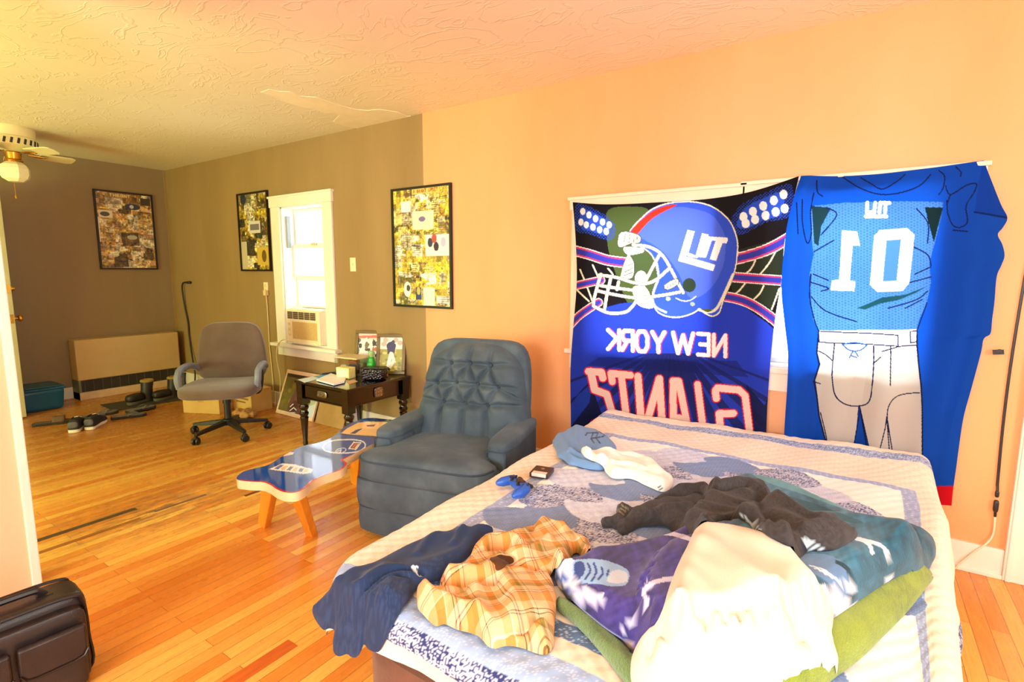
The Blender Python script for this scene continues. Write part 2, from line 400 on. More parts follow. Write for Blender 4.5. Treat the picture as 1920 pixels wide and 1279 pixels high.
baseboard('baseboard_left', MB().box(XL, XL+.018, 1.6, D, 0, .12))
# thin painted raceway lines and seam on the tan wall
struct(MB().box(XL, XL+.02, D-.02, D, .12, ZC).obj('trim_3', M_TAN, smooth=False))

# --- window_1
def sash(b, x0, x1, z0, z1, y, t=.024, d=.03):
    return b.box(x0, x1, y, y+d, z1-t, z1).box(x0, x1, y, y+d, z0, z0+t).box(x0, x0+t, y, y+d, z0+t, z1-t).box(x1-t, x1, y, y+d, z0+t, z1-t)
M_PANE = mat_glass('window_glass'); M_SASH = mat('white_sash', (236, 234, 226), .35, var=.03)
def window(nm, W, cw, head, sill_ext, rails, casing_mat, stool=True):
    x0, x1, z0, z1 = W
    fr = MB()
    fr.box(x0-cw, x0, D-.022, D, z0, z1).box(x1, x1+cw, D-.022, D, z0, z1)
    fr.box(x0-cw-.012, x1+cw+.012, D-.03, D, z1, z1+head).box(x0-cw-.022, x1+cw+.022, D-.04, D, z1+head-.02, z1+head)
    if stool:
        fr.box(x0-cw-sill_ext, x1+cw+sill_ext, D-(.075 if sill_ext > .04 else .03), D+.1, z0-.03, z0).box(x0-cw, x1+cw, D-.02, D, z0-.125, z0-.03)
    r = struct(fr.obj(nm, casing_mat, smooth=False, bevel=.003))
    MB().box(x0-.001, x0+.012, D, D+.2, z0, z1).box(x1-.012, x1+.001, D, D+.2, z0, z1).box(x0, x1, D, D+.2, z1-.012, z1+.001).box(x0, x1, D, D+.2, z0-.001, z0+.012).obj('jamb', M_SASH, r, smooth=False)
    sb = MB(); x0 += .012; x1 -= .012; zz = [z0+.012]+rails+[z1-.012]
    for i in range(len(zz)-1): sash(sb, x0, x1, zz[i], zz[i+1], D+.10+.03*(i % 2))
    sb.obj('window_frame', M_SASH, r, smooth=False, bevel=.002)
    for i in range(len(zz)-1):
        MB().box(x0+.02, x1-.02, D+.112+.03*(i % 2), D+.116+.03*(i % 2), zz[i]+.02, zz[i+1]-.02).obj('window_pane', M_PANE, r, smooth=False)
    return r
window('window_1', W1, .135, .105, .045, [1.0, 1.29, 1.6], M_TRIM)
# lock and sash lift track on window_1
w1 = bpy.data.objects['window_1']
MB().box(-4.36, -4.30, D+.10, D+.125, 1.60, 1.625).obj('sash_lock', mat('cream_lock', (226, 204, 150), .4), w1, bevel=.004)
MB().box(W1[0]+.012, W1[0]+.03, D+.04, D+.075, 1.58, 1.88).obj('sash_track', mat('grey_track', (150, 160, 160), .4), w1, smooth=False)
window('window_2', W2, .14, .08, .035, [1.30], M_HALO)
window('window_3', W3, .13, .085, .035, [1.30], M_HALO)
MB().box(W2[1]+.13, W3[0]-.12, D-.02, D, .735, 1.74).obj('mullion', M_HALO, bpy.data.objects['window_2'], smooth=False)

# --- open front door at the left edge
dz = 2.03; ang = math.atan2(.12, .58)
M_DOOR = mat('pale_door_paint', (206, 204, 160), .4, var=.04)
def dfr(a, c, z):
    ca, sa = math.cos(ang), math.sin(ang); return (-6.905+a*ca-c*sa, 1.295+a*sa+c*ca, z)
dm = MB().box(0, .60, -.022, .022, .012, dz)
for (a0, a1) in ((.06, .27), (.33, .52)):
    for (z0, z1) in ((.2, .85), (1.0, 1.6), (1.68, 1.92)): dm.box(a0, a1, -.027, .027, z0, z1)
door = struct(dm.shear(dfr).obj('door_1', M_DOOR, smooth=False, bevel=.004))
M_BRASS = mat('worn_brass', (214, 160, 60), .25, 1.0)
def knob(nm, a, z, big):
    k = MB()
    for sgn in (1, -1):
        pr = [(.001, .02), (.03, .02), (.03, .028), (.012, .032), (.012, .055), (.026, .062), (.03, .075), (.024, .09), (.001, .094)] if big else [(.001, .02), (.03, .02), (.03, .034), (.02, .04), (.02, .05), (.001, .052)]
        k.lathe([(r, h*sgn) for r, h in pr], n=16, axis='y')
    k.shear(lambda x, y, z_: dfr(a+x, y, z+z_)); k.obj(nm, M_BRASS, door)
knob('door_knob', .562, .92, True); knob('deadbolt', .570, 1.19, False)
MB().box(.5985, .602, -.012, .012, .88, .96).box(.5985, .602, -.012, .012, 1.15, 1.23).shear(dfr).obj('latch_plate', M_BRASS, door, smooth=False)

# ================================================================== FLAGS ON THE LONG WALL
YF = D-.05
def flag_grid(zf, top, right, bottom, left, nu, nv, wave, label_dummy=None):
    cv = lambda L: [on_wall(a, b, YF) for a, b in zf(L)]
    G = coons(cv(top), cv(right), cv(bottom), cv(left), nu, nv)
    flat = np.stack([G[..., 0], np.full(G.shape[:2], YF), G[..., 1]], -1)
    pxy = to_px(flat.reshape(-1, 3))
    u = np.linspace(0, 1, nu)[None, :]; v = np.linspace(0, 1, nv)[:, None]
    flat[..., 1] = np.minimum(YF+.012, YF-wave(u, v)); return flat, pxy
M_FLAG = mat_paint('printed_flag_cloth', .75, .5, .1, 500)
Z8 = zoomed(1040, 300, 2.2846); inv8 = lambda P: (P-np.array([1040, 300]))*2.2846
P3, pxy = flag_grid(Z8, smooth_open([(75,180),(200,190),(330,188),(480,180),(620,170),(780,148),(900,118),(1046,68)]),
    smooth_open([(1046,68),(1020,180),(988,330),(970,520),(948,660),(930,800),(915,1000),(908,1165),(905,1390)]),
    [(72,1330),(905,1390)], smooth_open([(75,180),(88,330),(95,520),(82,720),(72,900),(75,1140),(72,1330)]), 400, 520,
    lambda u, v: .010*np.sin(u*17+2*v)*(.3+v)+.008*np.sin(u*7-1+v*3)+.012*np.exp(-((u-.93-.04*v)/.05)**2)*v)
p = Paint(inv8(pxy), (24, 20, 24)); BL, NAVY, CREAM, PINK, WH = (38, 62, 190), (20, 24, 66), (238, 232, 196), (216, 60, 110), (250, 250, 245)
p.fill([(230,215),(330,200),(420,230),(480,420),(430,640),(330,640),(240,420),(225,300)], (72, 88, 46), sm=4)
p.fill([(740,420),(800,380),(990,330),(975,560),(930,640),(760,560)], (40, 48, 34))
# blue field with arc, navy rays, dark corners
p.fill([(60,725),(90,700),(170,645),(280,615),(420,600),(560,600),(700,590),(800,620),(900,690),(960,740),(960,1400),(60,1400)], BL)
for k, a in enumerate(np.linspace(-1.25, 1.25, 15)):
    x0 = 500+math.tan(a*.55)*130; x1 = 500+math.tan(a)*(560)
    p.fill([(x0-14, 830), (x0+12, 830), (x1+34, 1400), (x1-34, 1400)], (26, 34, 96), .75)
p.fill([(190,845),(780,860),(830,930),(140,880)], (22, 32, 110), .55)
p.fill([(60,1050),(150,950),(170,1000),(200,1090),(110,1400),(60,1400)], NAVY, .9)
p.fill([(820,960),(900,1050),(925,1000),(915,1400),(840,1400)], NAVY, .85)
p.fill([(60,1060),(110,1000),(165,950),(150,1040),(75,1140)], (34, 70, 200), .8)
rng = np.random.default_rng(4)
def halftone(poly):
    idx = p.inside(smooth_closed(poly, 5)); x = p.X[idx]
    ctr = np.mean(poly, 0); m = ((x[:, 0]+x[:, 1]) % 13 < 7) & ((x[:, 0]-x[:, 1]) % 13 < 9); p.put(idx[m], (40, 78, 200))
    inner = [tuple(ctr+(np.array(q)-ctr)*.72) for q in poly]; p.fill(inner, (44, 84, 205), sm=5)
halftone([(740,300),(790,200),(900,140),(1012,105),(1010,235),(900,270),(800,320)])
halftone([(88,195),(140,196),(230,245),(262,290),(240,345),(150,318),(92,300)])
for c in [(980,147),(938,173),(893,197),(849,221),(808,243),(985,208),(946,222),(903,238),(858,255),(818,272)]: p.oval(c, 17, 20, WH)
for c in [(120,220),(147,236),(176,252),(206,266),(234,278),(112,266),(136,278),(165,288),(194,299),(222,306)]: p.oval(c, 11.5, 15, WH)
def ring(L, wd):
    p.stroke(L, wd, (250, 240, 225), sm=6); p.stroke(L, wd*.82, PINK, sm=6); p.stroke(L, wd*.5, (54, 60, 170), sm=6)
for L in ([(110,470),(140,540),(170,620)], [(165,450),(190,505)], [(100,560),(150,605)], [(230,465),(250,490)], [(860,430),(838,470),(800,500)], [(950,385),(920,440),(880,490)],
          [(815,530),(790,560),(760,585)], [(895,540),(880,570),(850,600)], [(962,552),(945,600),(930,640)]): p.stroke(L, 7, CREAM, sm=5)
ring([(70,385),(150,405),(230,430),(320,442)], 46); ring([(70,545),(130,530),(200,515)], 36); ring([(62,715),(110,665),(190,610)], 36)
ring([(1010,330),(930,375),(850,405),(770,425)], 50); ring([(740,500),(850,508),(990,518)], 44); ring([(700,580),(800,600),(880,640),(960,700)], 44)
# helmet
H = zoomed(1090, 360, 4.919); h8 = lambda L: inv8(np.array(H(L))).tolist()
shell = [(440,390),(500,310),(560,250),(640,180),(730,135),(830,108),(950,95),(1060,100),(1180,130),(1280,190),(1360,270),(1410,370),(1435,480),(1430,600),(1410,720),(1370,840),(1320,950),(1290,1040),(1265,1110),(1210,1140),(1150,1120),(1080,1085),(1010,1120),(900,1150),(800,1145),(720,1110),(680,1050),(660,980),(680,890),(715,790),(700,680),(660,580),(590,520),(520,490),(470,480)]
p.stroke(h8(shell+shell[:1]), 15, (40, 40, 60), sm=4); p.stroke(h8(shell+shell[:1]), 11, CREAM, sm=4)
p.fill(h8(shell), (52, 84, 206), sm=4)
p.fill(h8([(470,390),(520,320),(640,230),(800,160),(950,140),(1180,200),(1290,330),(1330,480),(1300,700),(1180,900),(1000,980),(900,760),(760,560),(600,450)]), (88, 112, 222), .75, sm=5)
p.fill(h8([(455,385),(500,310),(580,240),(660,180),(760,135),(890,115),(800,165),(690,225),(600,300),(520,388)]), (226, 50, 34), sm=3)
p.fill(h8([(430,560),(560,570),(650,600),(690,680),(690,800),(650,900),(600,960),(520,850),(470,760),(440,660)]), (70, 88, 52), sm=5)
p.stroke(h8([(700,660),(715,790),(680,890),(660,980),(690,1060),(780,1110)]), 10, (176, 184, 216), sm=5)
p.stroke(h8([(1080,1085),(1150,1105),(1230,1090),(1290,1000),(1400,760)]), 12, CREAM, sm=5); p.fill(h8([(1100,1085),(1180,1080),(1210,1095),(1160,1112)]), (80, 90, 40))
p.oval(h8([(990,860)])[0], 28, 30, (44, 60, 44)); p.stroke(h8([(870,980),(930,1005),(1000,1000),(1050,965)]), 5, (190, 200, 235), sm=5)
for c in ((800,985), (1020,1035)): p.oval(h8([c])[0], 10, 9, (150, 165, 140))
DK = (70, 74, 60)
def bar(L, wd=27): q = h8(smooth_open(L, 6)); p.stroke(q, wd/2.15+3, DK); p.stroke(q, wd/2.15, CREAM)
for c, rx, ry in (((555,800), 27, 34),): p.oval(h8([c])[0], rx+2, ry+2, DK); p.oval(h8([c])[0], rx, ry, (232, 232, 222))
p.fill(h8([(480,880),(600,880),(670,1060),(560,1060),(500,1000)]), CREAM, sm=4)
p.fill(h8([(365,360),(540,395),(550,470),(470,480),(370,520),(330,490)]), DK, sm=3); p.fill(h8([(372,370),(535,402),(538,465),(462,472),(372,508),(340,484)]), CREAM, sm=3)
for L in ([(410,390),(395,460)], [(450,395),(440,470)], [(490,400),(485,465)], [(520,405),(515,460)]): p.stroke(h8(L), 3, DK)
p.fill(h8([(395,510),(560,520),(570,560),(430,580)]), (226, 228, 214), sm=3)
p.fill(h8([(420,600),(470,600),(500,680),(480,800),(370,790)]), DK, sm=3); p.fill(h8([(425,608),(465,608),(490,680),(472,790),(380,782)]), (210, 212, 190), sm=3)
for L in ([(400,740),(480,700)], [(400,770),(480,740)], [(430,680),(480,660)]): p.stroke(h8(L), 3, DK)
for L in ([(440,590),(400,690),(375,790)], [(480,490),(600,500),(700,540),(770,610),(830,720),(880,820),(935,930)], [(730,570),(660,700),(600,820),(545,950)], [(170,765),(330,790),(480,835),(600,845),(700,805),(815,700)],
          [(160,860),(280,880),(470,905)], [(150,910),(300,945),(500,975),(700,960),(900,925)], [(185,760),(150,880),(120,1040),(200,1090)], [(275,790),(240,940),(215,1090)], [(115,1050),(250,1115),(400,1110),(470,1060),(520,990)],
          [(345,830),(330,900)]): bar(L)
p.fill(h8([(760,860),(880,790),(900,850),(790,910)]), DK, sm=2); p.fill(h8([(768,862),(874,800),(888,848),(795,900)]), CREAM, sm=2)
for k in range(4): p.stroke(h8([(785+k*25, 850-k*14), (800+k*25, 890-k*14)]), 2.5, DK)
# mirrored ny emblem on the helmet
p.fill(h8([(978,350),(1042,362),(985,560),(1050,585),(1110,380),(1170,392),(1165,410),(1345,420),(1352,440),(1335,475),(1300,470),(1240,635),(1180,620),(1235,450),(1200,445),(1145,605),(1075,600),(1060,610),(1000,598),(950,580),(968,596),(1232,672),(1212,730),(890,635),(905,590)]), WH)
p.fill(h8([(1075,455),(1098,458),(1062,575),(1040,570)]), (60, 90, 210), .0)
# NEW YORK (seen from the back of the cloth, so mirrored)
def ztb(x): return 720+(x-225)*.045, 818+(x-225)*.062
for ch, x0, x1 in (('K',228,276),('R',290,336),('O',352,398),('Y',418,468),('W',504,590),('E',612,660),('N',682,732)):
    t0, b0 = ztb(x0); t1, b1 = ztb(x1); q = [(x0, t0+8), (x1, t1+8), (x1, b1-8), (x0, b0-8)]
    letter(p, ch, [(a+4, b) for a, b in q], 19, (214, 60, 110), True)
    letter(p, ch, q, 17, WH, True)
# GIANTS, mirrored slab capitals
G8 = [[(790,985),(700,975),(690,988),(694,1020)], [(790,985),(816,1010),(846,1250)], [(846,1250),(740,1240),(718,1215),(706,1085),(766,1085)],
      [(612,962),(650,1235)],
      [(505,948),(505,1215)], [(505,948),(528,950),(586,1225)], [(510,1105),(556,1112)],
      [(446,938),(462,1205)], [(446,938),(376,1190)], [(358,926),(376,1190)],
      [(240,915),(326,922)], [(285,918),(318,1180)], [(240,915),(246,950)],
      [(148,905),(200,910),(206,935)], [(156,905),(172,985),(222,1005),(244,1080),(250,1160),(190,1165),(172,1130)]]
for L in G8: p.stroke(L, 40, (222, 26, 58), sm=0)
for L in G8: p.stroke(L, 30, (252, 226, 214), sm=0)
fb = MB().grid(P3); flag = fb.obj('wall_flag', M_FLAG, None); p.apply(flag.data)
tag(flag, 'blue and black football flag with a white-masked helmet and mirrored lettering, hung over the window', 'flag', 'football flags hung over the wall windows')

Z9 = zoomed(1420, 280, 1.88); inv9 = lambda P: (P-np.array([1420, 280]))*1.88
P3, pxy = flag_grid(Z9, smooth_open([(155,95),(330,92),(480,82),(640,62),(800,37)]),
    smooth_open([(800,37),(830,115),(862,195),(884,240),(868,275),(850,300),(866,335),(874,375),(862,410),(846,450),(838,540),(830,600),(824,650),(800,670),(790,720),(755,850),(728,950),(710,1070),(702,1130),(692,1200),(686,1260)]),
    [(92,1215),(690,1262)], smooth_open([(155,95),(130,170),(108,260),(98,330),(86,480),(96,600),(108,700),(110,760),(106,850),(96,1010),(92,1215)]), 380, 560,
    lambda u, v: .016*np.sin(u*23+1.5*v)*np.clip(.15+v, 0, .7)+.010*np.sin(u*9+2)+.018*np.exp(-((u-.9)/.06)**2)*np.sin(np.clip(v*3, 0, 3.14))+.014*np.exp(-((u-.05)/.05)**2))
p = Paint(inv9(pxy), (8, 78, 196)); LN = (12, 26, 74)
p.fill([(95,330),(190,300),(205,600),(200,1000),(100,1000)], (14, 76, 190)); 
torso = [(190,200),(300,188),(480,184),(655,186),(650,230),(628,320),(606,400),(612,470),(598,540),(570,600),(562,636),(400,652),(215,646),(196,600),(188,520),(184,440),(198,370),(190,300)]
p.fill(torso, (70, 126, 204)); idx = p.inside(torso); x = p.X[idx]
p.put(idx[((x[:, 0] % 11 < 5) & ((x[:, 1]+(np.floor(x[:, 0]/11) % 2)*5) % 10 < 4.5))], (40, 98, 186))
p.fill([(192,200),(260,205),(225,270),(215,340),(200,330)], (18, 50, 60)); p.fill([(590,205),(655,205),(622,328),(600,250)], (10, 36, 40))
p.fill([(350,560),(390,545),(440,522),(520,512),(600,482),(560,505),(500,530),(430,545),(380,566)], (20, 70, 80))
for L in ([(210,110),(212,150),(230,165)], [(300,96),(360,135),(430,158),(500,155),(570,130),(610,90)], [(365,100),(400,120),(440,140),(490,115),(520,90)], [(640,75),(660,95),(655,135),(640,160)], [(700,62),(718,80),(716,95)],
          [(240,205),(280,230),(225,300)], [(200,360),(270,320)], [(196,440),(250,462)], [(190,470),(250,490),(225,500)], [(190,520),(240,570),(350,608)], [(560,210),(600,260),(600,330)], [(550,345),(600,372),(612,410)],
          [(555,440),(610,415)], [(535,470),(612,450)], [(460,560),(560,530),(600,500)], [(520,560),(580,530)], [(188,440),(184,520),(200,600),(215,640)], [(598,540),(565,632)],
          [(664,128),(680,160),(735,128),(772,120),(765,150),(735,200),(740,255),(715,275),(690,268),(672,230),(668,180)], [(680,160),(672,185)], [(690,285),(740,290)], [(765,222),(880,240)],
          [(160,180),(160,260),(175,330),(190,300),(188,220),(200,155)], [(140,190),(145,300)]): p.stroke(L, 4.5, LN, sm=5)
p.fill([(800,37),(884,240),(765,220),(780,120)], (4, 62, 176), .8); p.stroke([(765,222),(884,240)], 7, (4, 36, 110))  # folded corner: its darker tone and crease line are shade put into the colour
# ny emblem and number, mirrored
for L in ([(388,188),(386,222),(412,222),(416,188)], [(430,222),(434,188),(466,190)], [(452,190),(450,222)], [(382,236),(455,236)]): p.stroke(L, 13, WH)
p.fill([(298,285),(352,290),(362,340),(336,338),(326,462),(345,466),(342,500),(258,498),(262,462),(288,460),(296,335)], WH)
p.fill([(432,285),(528,279),(553,302),(535,470),(510,500),(422,503),(397,478),(412,305)], WH); p.fill([(455,322),(506,318),(490,464),(442,466)], (70, 126, 204))
# belt, trousers
PN = (206, 204, 198)
p.fill([(213,640),(565,634),(566,690),(572,760),(580,830),(583,900),(583,1270),(440,1270),(360,912),(338,1050),(345,1270),(250,1270),(238,1030),(214,940),(206,870),(196,820),(215,760),(206,720)], LN)
p.fill([(218,640),(560,634),(560,690),(566,760),(574,830),(578,900),(578,1270),(446,1270),(362,905),(355,912),(330,1270),(256,1270),(244,1030),(220,940),(212,870),(204,815),(222,760),(212,720)], PN)
p.fill([(362,925),(388,1060),(420,1270),(332,1270),(338,1060)], (10, 74, 186)); p.stroke([(338,1060),(362,920),(388,1060)], 4, LN)
p.stroke([(216,642),(495,654),(495,692),(217,681),(216,642)], 4, LN); p.stroke([(538,642),(562,640),(564,678),(540,682),(538,642)], 4, LN); p.fill([(218,645),(493,657),(493,690),(219,679)], (228, 228, 226))
p.stroke([(272,686),(265,760),(264,810),(275,868),(310,900),(355,907),(392,892),(404,840),(410,760),(410,694)], 4.5, LN, sm=5)
for L in ([(215,712),(240,725),(264,745)], [(410,755),(435,732)], [(440,712),(500,694),(560,690)], [(470,695),(468,830)], [(465,1060),(458,960),(462,905),(495,868),(572,858)], [(430,1060),(450,980),(456,940)], [(456,940),(475,1060)], [(222,930),(240,1000),(250,1060)], [(196,820),(222,828)]): p.stroke(L, 4, LN, sm=5)
for L in ([(300,688),(320,706),(342,712),(366,708),(388,690)], [(300,688),(340,682),(388,690)], [(325,735),(340,712),(356,732)], [(330,728),(350,735)]): p.stroke(L, 4.5, (24, 84, 160), sm=4)
p.fill([(590,1190),(720,1190),(720,1290),(590,1290)], (196, 12, 36))
flag2 = MB().grid(P3).obj('wall_flag', M_FLAG, None); p.apply(flag2.data)
tag(flag2, 'blue jersey and grey trousers banner numbered 10 in reverse, hung right of the helmet flag', 'flag', 'football flags hung over the wall windows')

# ================================================================== FURNITURE
# --- recliner
def velvet():
    t = NT('blue_grey_velvet'); n = t.noise(t.mapping((1, 1, 1)), 5, 4); 
    c = t.ramp(n, [(.3, rgba((66, 80, 90))), (.55, rgba((82, 97, 106))), (.75, rgba((102, 117, 124)))])
    lw = t.n('ShaderNodeLayerWeight'); lw.inputs[0].default_value = .35
    t.base(c); t.set(Roughness=.85, Specular_IOR_Level=.15, Sheen_Weight=.22, Sheen_Roughness=.4)
    t.b.inputs['Sheen Tint'].default_value = rgba((190, 205, 215))
    t.bump(t.noise(t.mapping((60, 60, 8)), 6, 3), .18, .004); return t.m
M_VEL = velvet(); M_PIPE = mat('dark_seam_piping', (54, 68, 82), .8)
RC = thing('recliner', 'blue-grey velvet rocker recliner with a button-tufted back, between bench and bed', 'armchair', (-1.815, 2.165, 0), math.radians(14)); RC.scale = (.955, 1, 1)
b = MB().soft((0, -.02, .225), (.76, .80, .31), 12, 9); b.obj('base', M_VEL, RC)
def skirtpanel(z0, z1, y):
    P = np.zeros((10, 40, 3))
    for i, v in enumerate(np.linspace(0, 1, 10)):
        for j, u in enumerate(np.linspace(-1, 1, 40)):
            P[i, j] = (u*.374, y+.012-.012*math.sin(v*PI)-.004*math.sin(u*9)+.03*abs(u)**8, z1+(z0-z1)*v)
    return P
for z0, z1, y in ((.03, .165, -.425), (.165, .315, -.435)):
    s_ = MB().grid(skirtpanel(z0, z1, y)); s_.obj('front_panel', M_VEL, RC)
MB().tube([(x, -.421+.03*abs(x/.385)**8, .166) for x in np.linspace(-.36, .36, 24)], .004, 6).tube([(x, -.426+.03*abs(x/.385)**8, .315) for x in np.linspace(-.36, .36, 24)], .004, 6).obj('seam', M_PIPE, RC)
MB().box(-.33, .33, -.36, .34, .0, .075).obj('rocker_base', mat('black_base', (24, 22, 22), .6), RC, bevel=.01)
# seat cushion, T-shaped: full width in front of the arms
def seatfn(x, y, z):
    k = .82 if y > -.42 else 1.0
    if -.55 < y <= -.42: k = .82+.18*(-.42-y)/.13
    if y <= -.55: k = 1.0
    if z > 0: z = z*(.86+.14*(1-x*x))-.62*max(0, .5*(y+1))**1.3
    return (x*k, y, z)
MB().soft((0, -.09, .375), (.775, .70, .17), 6, 22, seatfn).obj('seat', M_VEL, RC)
MB().tube([(u*.3875, -.0915-.35*(1-abs(u)**6)**(1/6), .418-.004*abs(u)) for u in np.linspace(-.985, .985, 40)], .005, 6).obj('seat_piping', M_PIPE, RC)
for sg in (-1, 1):
    def armfn(x, y, z):
        return (x, y, z*(1+.0*y)+(.06*max(0, 1-abs(x))*(1 if z > 0 else 0)))
    a = MB().soft((sg*.345, .07, .325), (.125, .54, .335), 7, 12, armfn); am = a.obj('arm', M_VEL, RC)
    MB().soft((sg*.345, .075, .474), (.142, .56, .07), 4, 10).obj('arm_pad', M_VEL, am)
    MB().tube(smooth_open([(sg*.345-.050, -.196, .30), (sg*.345-.054, -.198, .42), (sg*.345-.05, -.201, .455), (sg*.345, -.203, .462), (sg*.345+.05, -.201, .455), (sg*.345+.054, -.198, .42), (sg*.345+.050, -.196, .30)], 4), .0035, 6).obj('arm_piping', M_PIPE, am)
    for y in (.02, .16): MB().lathe([(.001, .006), (.009, .005), (.012, 0), (.009, -.004)], (sg*.281, y, .43), 10, 'x').obj('arm_button', M_PIPE, am)
# tufted back
nu, nv = 110, 120
rows = [(.80, (-.42, -.02, .40)), (.60, (-.64, -.25, .16, .56)), (.40, (-.46, -.05, .36))]
btn = [(u, v) for v, us in rows for u in us]
segs = []
for (u, v) in btn:
    for (a, c) in btn:
        if (a, c) > (u, v) and math.hypot((a-u)*.35, (c-v)*.62) < .165: segs.append(((u, v), (a, c)))
for u in rows[0][1]: segs.append(((u, .80), (u*1.1, 1.0)))
for u in (-.85, .85): segs.append(((rows[1][1][0 if u < 0 else 3], .60), (u*1.12, .66)))
for u in rows[2][1]: segs.append(((u, .40), (u*1.05, .0)))
segs += [((-.46, .40), (-.95, .47)), ((.36, .40), (.95, .47)), ((-.42, .80), (-.95, .90)), ((.40, .80), (.95, .90)), ((-.64,.6),(-.95,.52)), ((.56,.6),(.95,.54))]
U, V = np.meshgrid(np.linspace(-1, 1, nu), np.linspace(0, 1, nv)); V = V[::-1]
ht = .575
def bk(u, v):
    hw = .392-.085*v-.03*np.clip((v-.85)/.15, 0, 1)**2
    x = u*hw; z = .355+v*(ht-.085*np.abs(u)**3.2)
    return x, z
X_, Z_ = bk(U, V); ed = np.sqrt(np.clip((1-np.abs(U)**7)*(1-np.clip(V, 0, 1)**9), 0, 1))
dep = .15*ed+.02
PX = np.stack([U*.34, V*ht], -1)
dip = np.zeros_like(U)
for (u, v) in btn: dip = np.maximum(dip, .070*np.exp(-(np.hypot(PX[..., 0]-u*.34, PX[..., 1]-v*ht)/.028)**2))
for q0, q1 in segs:
    a = np.array([q0[0]*.34, q0[1]*ht]); c = np.array([q1[0]*.34, q1[1]*ht]); e = c-a
    t = np.clip(((PX-a)@e)/(e@e), 0, 1); d = np.linalg.norm(PX-a-t[..., None]*e, axis=-1)
    wv = .013+.004*np.sin(t*PI); dip = np.maximum(dip, (.048-.022*t*(1 if q1 not in btn else 0))*np.exp(-(d/wv)**2))
rn = np.random.default_rng(2)
wr = sum(a*np.sin(PX[..., 0]*f1+PX[..., 1]*f2+ph) for a, f1, f2, ph in ((.0018, 60, 25, 1), (.0015, -48, 60, 2), (.0012, 95, -40, .3)))
Y_ = .27-dep+dip*ed+wr*ed
lean = lambda y, z: y+.19*(z-.355)
Pb = np.stack([X_, lean(Y_, Z_), Z_], -1)
Pk = np.stack([X_, lean(np.full_like(Y_, .30), Z_), Z_], -1)
b = MB().grid(Pb)
ring_i = [(0, j) for j in range(nu)]+[(i, nu-1) for i in range(nv)]+[(nv-1, j) for j in range(nu)][::-1]+[(i, 0) for i in range(nv)][::-1]
rim = np.stack([[Pb[i, j] for i, j in ring_i], [Pk[i, j] for i, j in ring_i]]); b.grid(rim[::-1]); b.grid(Pk[::12, ::10][:, ::-1])
back = b.obj('backrest', M_VEL, RC, angle=80)
for (u, v) in btn:
    x, z = bk(np.array(u), np.array(v)); MB().soft((float(x), float(lean(.27-.17+.064, z)), float(z)), (.022, .012, .022), 2.2, 4).obj('tuft_button', M_PIPE, back)
pts = [(float(u*(.392-.085*v)), float(lean(.235, 0.355+v*ht)), float(0.355+v*ht)) for u, v in [(-1, .05), (-1, .3), (-1, .6)]]
def shellfn(x, y, z): return (x*(1-.10*max(0, z)**2), y+.62*z, z)
MB().soft((0, .35, .645), (.70, .12, .60), 6, 10, shellfn).obj('back_shell', M_VEL, RC)

# --- wavy football bench
M_BTOP = mat_paint('glossy_bench_paint', .05, 0, .0, 60, .7); M_BTOP.node_tree.nodes['Principled BSDF'].inputs['Coat Weight'].default_value = .1
M_BEDGE = mat('cream_bench_edge', (240, 206, 156), .35, var=.05); M_BLEG = mat('honey_pine', (226, 142, 36), .4, var=.12, stretch=(8, 8, 1), scale=4)
ZBN = .415; ZB2 = zoomed(430, 760, 4.918)
front = [on_z(a, b_, ZBN) for a, b_ in ZB2([(1440,128),(1290,116),(1180,140),(1060,200),(960,285),(880,325),(790,352),(690,372),(600,410),(470,482),(400,528),(330,560),(220,585),(130,612),(75,655),(75,685),(150,698),(230,704),(310,708),(380,735),(440,775),(520,802),(620,800),(700,760),(760,702),(860,652),(980,612),(1060,572),(1110,492),(1180,442),(1270,415)])]
far_ = [on_z(*ZB2([(1560, 150)])[0], ZBN)]
r_ = np.array(front[-1]); e_ = np.array(front[0])
tail = [(-2.14, 1.86), (-2.20, 2.05), (-2.27, 2.2), (-2.33, 2.30)]
poly = []
for q in smooth_closed(front+tail, 4):                                   # keep the rim clear of the recliner's side
    ca, sa = math.cos(math.radians(14)), math.sin(math.radians(14)); lx = (q[0]+1.815)*ca+(q[1]-2.165)*sa; ly = -(q[0]+1.815)*sa+(q[1]-2.165)*ca
    if ly > -.47 and lx > -.40: lx = -.40
    poly.append((-1.815+lx*ca-ly*sa, 2.165+lx*sa+ly*ca))
BN = thing('bench', 'low wavy-edged blue bench with a white helmet drawing and pale orange legs', 'bench', (-2.2, 1.75, 0))
ox, oy = -2.2, 1.75
pl = [(a-ox, b_-oy) for a, b_ in poly]
MB().prism(pl, ZBN-.042, ZBN-.0015).obj('bench_edge', M_BEDGE, BN, smooth=True, angle=50)
